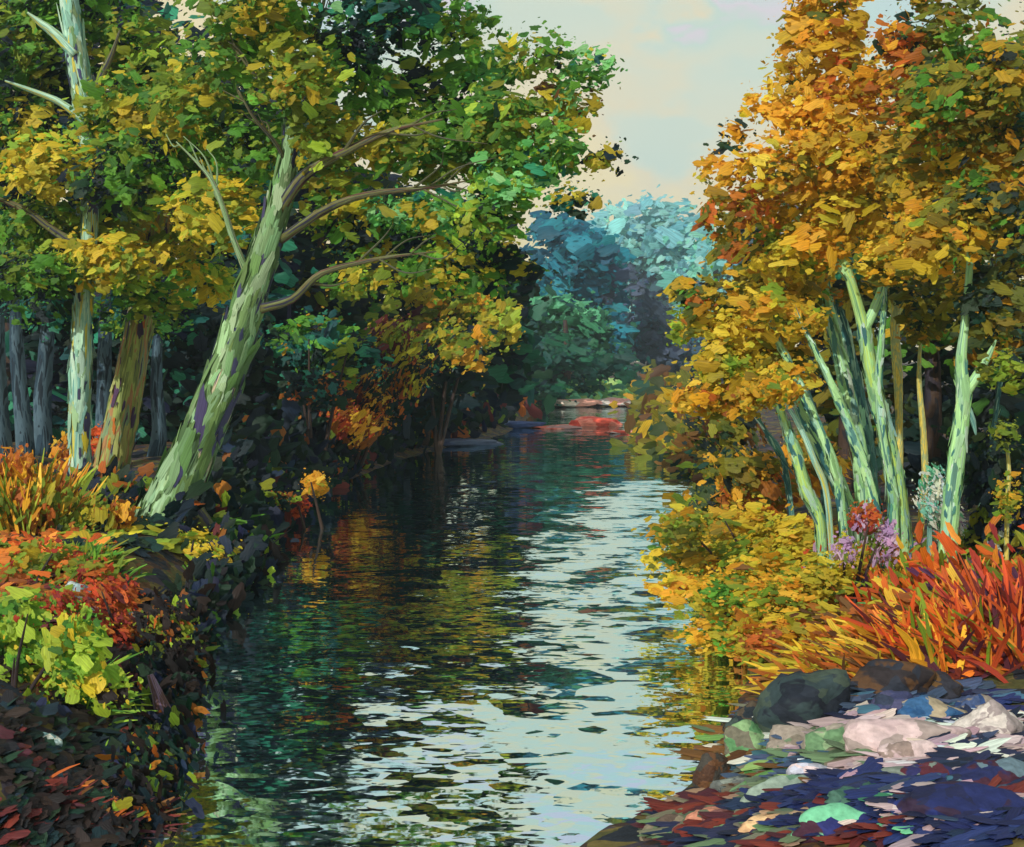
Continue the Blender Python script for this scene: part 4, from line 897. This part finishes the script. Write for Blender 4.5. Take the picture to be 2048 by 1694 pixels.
# ------------------------------------------------------------------ stones
def stone(px, py, wpx, hpx, cols, label, name='stone', cat='stone', dpt=.8, rough=.35, rot=0, sub=4, seedo=0, sink=.36):
    b = G(px, py); b[2] = max(b[2], -.02); D = b[1]; mpp = D / F
    import bmesh
    bm = bmesh.new(); bmesh.ops.create_icosphere(bm, subdivisions=sub, radius=1)
    s = px * .013 + py * .007 + seedo
    planes = [Vector((random.uniform(-1, 1), random.uniform(-1, 1), random.uniform(-.4, 1))).normalized() for _ in range(13)]
    for v in bm.verts:
        c = v.co.copy()
        r = 1.0
        for q in planes:
            dd = c.dot(q)
            if dd > .66: r = min(r, .66 / dd)
        r = r * 1.15 + .12 * mnoise.noise(c * 1.6 + Vector((s, s * 2, 0))) + .06 * mnoise.noise(c * 5 + Vector((s, 0, s)))
        v.co = c * r
    w, h = wpx * mpp * .58, hpx * mpp * (1.1 if py > 1300 and px > 1100 else 1)
    for v in bm.verts:
        v.co = Vector((v.co.x * w, v.co.y * w * dpt, v.co.z * h * .75))
    me = bpy.data.meshes.new(name); bm.to_mesh(me); bm.free()
    for p in me.polygons: p.use_smooth = True
    sc = 1.0 / max(w, .02)
    me.materials.append(ramp_material('stone_' + '_'.join(map(str, cols[0])), cols, (sc * 1.2, sc * 1.2, sc * 1.8), 'OBJ', s, rough=.75, bump=.5, voro=True))
    o = bpy.data.objects.new(name, me); o.location = (b[0], b[1], b[2] + h * .75 * (1 - 2 * sink) * .5); o.rotation_euler = (0, 0, rot)
    link(o)
    return tag(o, label, cat, 'stones on the right bank' if px > 1100 and py > 1000 else ('stones on the far bank' if py < 1000 else 'stones on the left bank'))

DK = [(24, 30, 40), (44, 58, 60), (60, 72, 62), (34, 40, 50)]
stone(1600, 1455, 200, 150, DK, 'big dark slate boulder standing at the water edge of the right bank', 'boulder', 'boulder', dpt=.8, rot=.2)
stone(1775, 1380, 170, 56, [(40, 34, 36), (78, 54, 34), (36, 40, 50)], 'long brown slab under the sweeping brown grass', 'slab', 'stone slab', dpt=.6)
stone(1860, 1392, 150, 50, [(38, 34, 36), (92, 66, 34), (44, 44, 52)], 'dark brown slab under the bright orange grass', 'slab', 'stone slab', dpt=.6)
stone(1500, 1510, 110, 70, [(84, 128, 84), (120, 150, 104), (100, 96, 80)], 'moss green stone at the water edge below the dark boulder', rot=.3)
stone(1432, 1560, 80, 70, [(70, 46, 32), (96, 64, 40), (60, 56, 50)], 'brown stone at the water line, lowest left of the bank stones', rot=.5)
stone(1480, 1578, 110, 34, [(92, 96, 92), (120, 126, 116), (66, 74, 78)], 'flat grey stone between the brown and the moss green stones', dpt=.5, rot=.3)
stone(1600, 1500, 120, 56, [(120, 110, 96), (96, 116, 88), (142, 130, 118)], 'grey brown stone right of the moss green one')
stone(1680, 1495, 120, 60, [(92, 124, 88), (122, 146, 108), (150, 140, 126)], 'green grey stone left of the large pink slab')
stone(1810, 1490, 210, 64, [(176, 152, 152), (190, 166, 164), (150, 134, 128)], 'large flat pink slab in the middle of the right bank', 'slab', 'stone slab', dpt=.6)
stone(1830, 1520, 140, 44, [(180, 154, 156), (134, 116, 108), (190, 168, 166)], 'smaller pink slab in front of the large one', 'slab', 'stone slab', dpt=.5)
stone(1985, 1470, 130, 74, [(184, 174, 166), (196, 186, 178), (140, 128, 126)], 'cream white stone at the right edge')
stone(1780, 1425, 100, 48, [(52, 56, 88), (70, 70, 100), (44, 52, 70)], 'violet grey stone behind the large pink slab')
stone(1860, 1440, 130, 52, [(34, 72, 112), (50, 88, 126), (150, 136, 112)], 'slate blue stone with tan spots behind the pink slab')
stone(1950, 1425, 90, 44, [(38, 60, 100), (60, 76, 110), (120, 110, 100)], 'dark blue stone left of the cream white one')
stone(1560, 1595, 140, 44, [(112, 146, 120), (92, 126, 102), (130, 146, 132)], 'pale mint slab with soft green grain', 'slab', 'stone slab', dpt=.5, rot=.25)
stone(1640, 1560, 110, 40, [(176, 176, 190), (206, 184, 184), (150, 150, 160)], 'lilac grey flat stone above the pale mint slab', dpt=.5)
stone(1700, 1600, 130, 36, [(52, 86, 74), (66, 100, 86), (36, 44, 76)], 'mint green slab striped with navy', 'slab', 'stone slab', dpt=.45, rot=.35)
stone(1540, 1660, 140, 36, [(214, 176, 130), (190, 150, 110), (70, 40, 50)], 'peach and maroon flat stone near the bottom edge', dpt=.5, rot=.3)
stone(1420, 1650, 130, 44, [(180, 120, 96), (120, 80, 76), (90, 96, 76)], 'terracotta flat stone at the bottom edge nearest the water', dpt=.5, rot=.2)
stone(1330, 1668, 110, 36, [(96, 116, 84), (120, 110, 90), (84, 70, 60)], 'green brown flat stone half in the water at the bottom edge', dpt=.5, rot=.2)
NV = [(26, 30, 62), (34, 44, 100), (44, 30, 52), (28, 36, 80)]  # navy stands in for the blue shade over the foreground
stone(1900, 1620, 260, 60, NV, 'wide slab with foreground shade painted navy in the bottom right corner', 'slab', 'stone slab', dpt=.55, rot=.2)
stone(1990, 1570, 170, 56, [(30, 36, 76), (60, 30, 44), (90, 110, 120)], 'slab in maroon and painted navy shade at the right edge under the cream white stone', 'slab', 'stone slab', dpt=.55, rot=.1)
stone(1680, 1660, 190, 44, [(36, 40, 92), (60, 30, 46), (110, 180, 140)], 'slab in painted navy shade with mint flecks near the bottom edge', 'slab', 'stone slab', dpt=.5, rot=.25)
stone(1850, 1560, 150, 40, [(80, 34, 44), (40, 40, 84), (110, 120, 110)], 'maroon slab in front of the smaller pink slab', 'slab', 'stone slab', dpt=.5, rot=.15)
stone(1500, 1462, 90, 60, [(30, 38, 44), (52, 64, 60), (70, 60, 48)], 'small dark stone at the water edge just left of the dark boulder')
# far bank and coral rocks
stone(1190, 850, 100, 22, [(212, 84, 64), (192, 66, 50), (222, 126, 104)], 'coral red rock rising from the water at the far bend', 'rock', 'rock', sink=.3)
stone(1120, 856, 90, 8, [(196, 120, 100), (184, 88, 70), (150, 110, 104)], 'low peach rock in the water left of the coral red one', 'rock', 'rock', sink=.3)
stone(1250, 866, 60, 9, [(216, 120, 100), (206, 76, 58), (230, 190, 180)], 'small coral rock right of the big coral red one', 'rock', 'rock', sink=.3)
stone(1140, 808, 110, 10, [(232, 214, 196), (224, 160, 140)], 'long cream stone lying on the far bank', sink=.25)
stone(1230, 806, 70, 12, [(210, 150, 140), (180, 170, 160)], 'pink stone in the middle of the far bank', sink=.25)
stone(1300, 804, 90, 16, [(180, 176, 176), (206, 140, 130)], 'grey pink stone at the right end of the far bank', sink=.25)
stone(900, 888, 230, 12, [(70, 84, 116), (56, 66, 96), (84, 96, 120)], 'long low slate blue ledge at the waterline of the left bank', 'ledge', 'rock ledge', dpt=.35, rot=.5)
stone(1010, 850, 140, 10, [(70, 90, 130), (56, 70, 110), (90, 110, 140)], 'low blue ledge left of the coral red rock', 'ledge', 'rock ledge', dpt=.35, rot=.4)
# left bank stones
PS = [(150, 170, 172), (180, 190, 184), (110, 130, 140)]
stone(150, 1195, 60, 40, PS, 'pale grey stone under the vermilion bush')
stone(190, 1240, 50, 34, PS, 'pale blue grey stone in the middle of the rust red leaves', rot=.5)
stone(252, 1246, 44, 28, PS, 'small pale stone nearest the dark water on the left bank', rot=.8)
stone(90, 1490, 60, 30, [(170, 190, 186), (200, 196, 180), (110, 140, 140)], 'pale stone under the lush lime bush')
b = G(300, 1420)
t = thing('trunk_reflection_form', b, 'lavender brown solid form, added for reflected trunks, at the edge of the left bank', 'trunk_reflection_form')
wood('reflection_form', [(372, 1600), (350, 1510), (325, 1420), (300, 1350)], [26, 22, 16, 6], b[1] - .3, ramp_material('trunk_reflection_tint', [(60, 44, 56), (112, 92, 116), (84, 60, 56), (130, 110, 130)], (3, 3, 1), seed=31), t, sides=10, wob=.14)  # solid form added in place of the lavender reflection of trunks

# ------------------------------------------------------------------ air
def build_haze(density):
    V = np.array([[x, y, z] for z in (-2.0, 40.0) for y in (-40, 420) for x in (-240, 240)], float)
    Q = np.array([[0, 2, 3, 1], [4, 5, 7, 6], [0, 1, 5, 4], [2, 6, 7, 3], [0, 4, 6, 2], [1, 3, 7, 5]])
    me = mesh_from('haze', V, Q, smooth=False)
    m = bpy.data.materials.new('haze_air'); m.use_nodes = True; nt = m.node_tree; nt.nodes.clear()
    out = nt.nodes.new('ShaderNodeOutputMaterial'); pv = nt.nodes.new('ShaderNodeVolumePrincipled')
    pv.inputs['Color'].default_value = (.72, .86, .92, 1); pv.inputs['Density'].default_value = density; pv.inputs['Anisotropy'].default_value = .2
    nt.links.new(pv.outputs[0], out.inputs['Volume'])
    me.materials.append(m)
    o = link(bpy.data.objects.new('haze', me)); o['kind'] = 'stuff'; o['label'] = 'thin blue haze over the far end of the river'; o['category'] = 'haze'

build_haze(.0011)

# ------------------------------------------------------------------ sky and sun
sun = bpy.data.lights.new('sun', 'SUN'); sun.energy = 2.9; sun.angle = math.radians(.6); sun.color = (1, .965, .90)
so = bpy.data.objects.new('sun', sun); col.objects.link(so)
so.rotation_euler = Vector(SUNV).to_track_quat('Z', 'Y').to_euler()
elev = math.asin(SUNV[2]); azim = math.atan2(SUNV[0], SUNV[1])

w = bpy.data.worlds.new('World'); scene.world = w; w.use_nodes = True
nt = w.node_tree; nt.nodes.clear(); L = nt.links.new
out = N(nt, 'ShaderNodeOutputWorld'); bg = N(nt, 'ShaderNodeBackground'); L(bg.outputs[0], out.inputs[0])
sky = N(nt, 'ShaderNodeTexSky'); sky.sky_type = 'NISHITA'; sky.sun_disc = False
sky.sun_elevation = elev; sky.sun_rotation = azim % (2 * math.pi); sky.dust_density = 2.0
tc = N(nt, 'ShaderNodeTexCoord')
# clouds: broad soft masses, broken into strokes
mp = N(nt, 'ShaderNodeMapping'); mp.inputs['Scale'].default_value = (5, 5, 9); mp.inputs['Location'].default_value = (1.3, .4, .2); L(tc.outputs['Generated'], mp.inputs[0])
no = N(nt, 'ShaderNodeTexNoise'); no.inputs['Scale'].default_value = 3; no.inputs['Detail'].default_value = 5; L(mp.outputs[0], no.inputs['Vector'])
ad = N(nt, 'ShaderNodeVectorMath', operation='MULTIPLY_ADD'); ad.inputs[1].default_value = (.5, .5, .5); L(no.outputs['Color'], ad.inputs[0]); L(mp.outputs[0], ad.inputs[2])
vo = N(nt, 'ShaderNodeTexVoronoi'); vo.feature = 'SMOOTH_F1'; vo.inputs['Smoothness'].default_value = .7; vo.inputs['Scale'].default_value = 2.2; L(ad.outputs[0], vo.inputs['Vector'])
sp = N(nt, 'ShaderNodeSeparateColor'); L(vo.outputs['Color'], sp.inputs[0])
big = N(nt, 'ShaderNodeTexNoise'); big.inputs['Scale'].default_value = .55; big.inputs['Detail'].default_value = 2; L(mp.outputs[0], big.inputs['Vector'])
f1 = N(nt, 'ShaderNodeMath', operation='MULTIPLY'); f1.inputs[1].default_value = .48; L(sp.outputs[0], f1.inputs[0])
f2 = N(nt, 'ShaderNodeMath', operation='MULTIPLY_ADD'); f2.inputs[1].default_value = .64; L(big.outputs[0], f2.inputs[0]); L(f1.outputs[0], f2.inputs[2])
# height: warm and creamy low, cool pale aqua high
sx = N(nt, 'ShaderNodeSeparateXYZ'); L(tc.outputs['Generated'], sx.inputs[0])
hz = N(nt, 'ShaderNodeMapRange'); hz.inputs['From Min'].default_value = .13; hz.inputs['From Max'].default_value = .42; hz.inputs['To Min'].default_value = -.22; hz.inputs['To Max'].default_value = .26
L(sx.outputs['Z'], hz.inputs[0])
f3 = N(nt, 'ShaderNodeMath', operation='ADD'); L(f2.outputs[0], f3.inputs[0]); L(hz.outputs[0], f3.inputs[1])
rp = N(nt, 'ShaderNodeValToRGB'); cr = rp.color_ramp
def s2l(c): 
    v = lin(c) / ALB
    return (float(v[0]), float(v[1]), float(v[2]), 1)
cols = [(.22, (242, 224, 168)), (.40, (238, 224, 180)), (.52, (228, 220, 190)), (.62, (212, 222, 204)), (.69, (200, 220, 208)), (.75, (220, 214, 220)), (.80, (194, 222, 214)), (.88, (198, 218, 220)), (.95, (214, 210, 226))]
while len(cr.elements) > 1: cr.elements.remove(cr.elements[0])
cr.elements[0].position = 0; cr.elements[0].color = s2l(cols[0][1])
for p, c in cols: e = cr.elements.new(p); e.color = s2l(c)
L(f3.outputs[0], rp.inputs[0])
cs = N(nt, 'ShaderNodeVectorMath', operation='SCALE'); cs.inputs['Scale'].default_value = 10 * .86; L(rp.outputs[0], cs.inputs[0])
mx = N(nt, 'ShaderNodeMix'); mx.data_type = 'RGBA'; mx.inputs[0].default_value = .95
L(sky.outputs[0], mx.inputs[6]); L(cs.outputs[0], mx.inputs[7]); L(mx.outputs[2], bg.inputs['Color'])
bg.inputs['Strength'].default_value = .1

scene.view_settings.view_transform = 'Standard'
scene.view_settings.look = 'None'
scene.view_settings.exposure = .28
scene.view_settings.gamma = 1
scene.render.engine = 'CYCLES'
scene.cycles.max_bounces = 6; scene.cycles.diffuse_bounces = 3; scene.cycles.glossy_bounces = 3; scene.cycles.transmission_bounces = 3
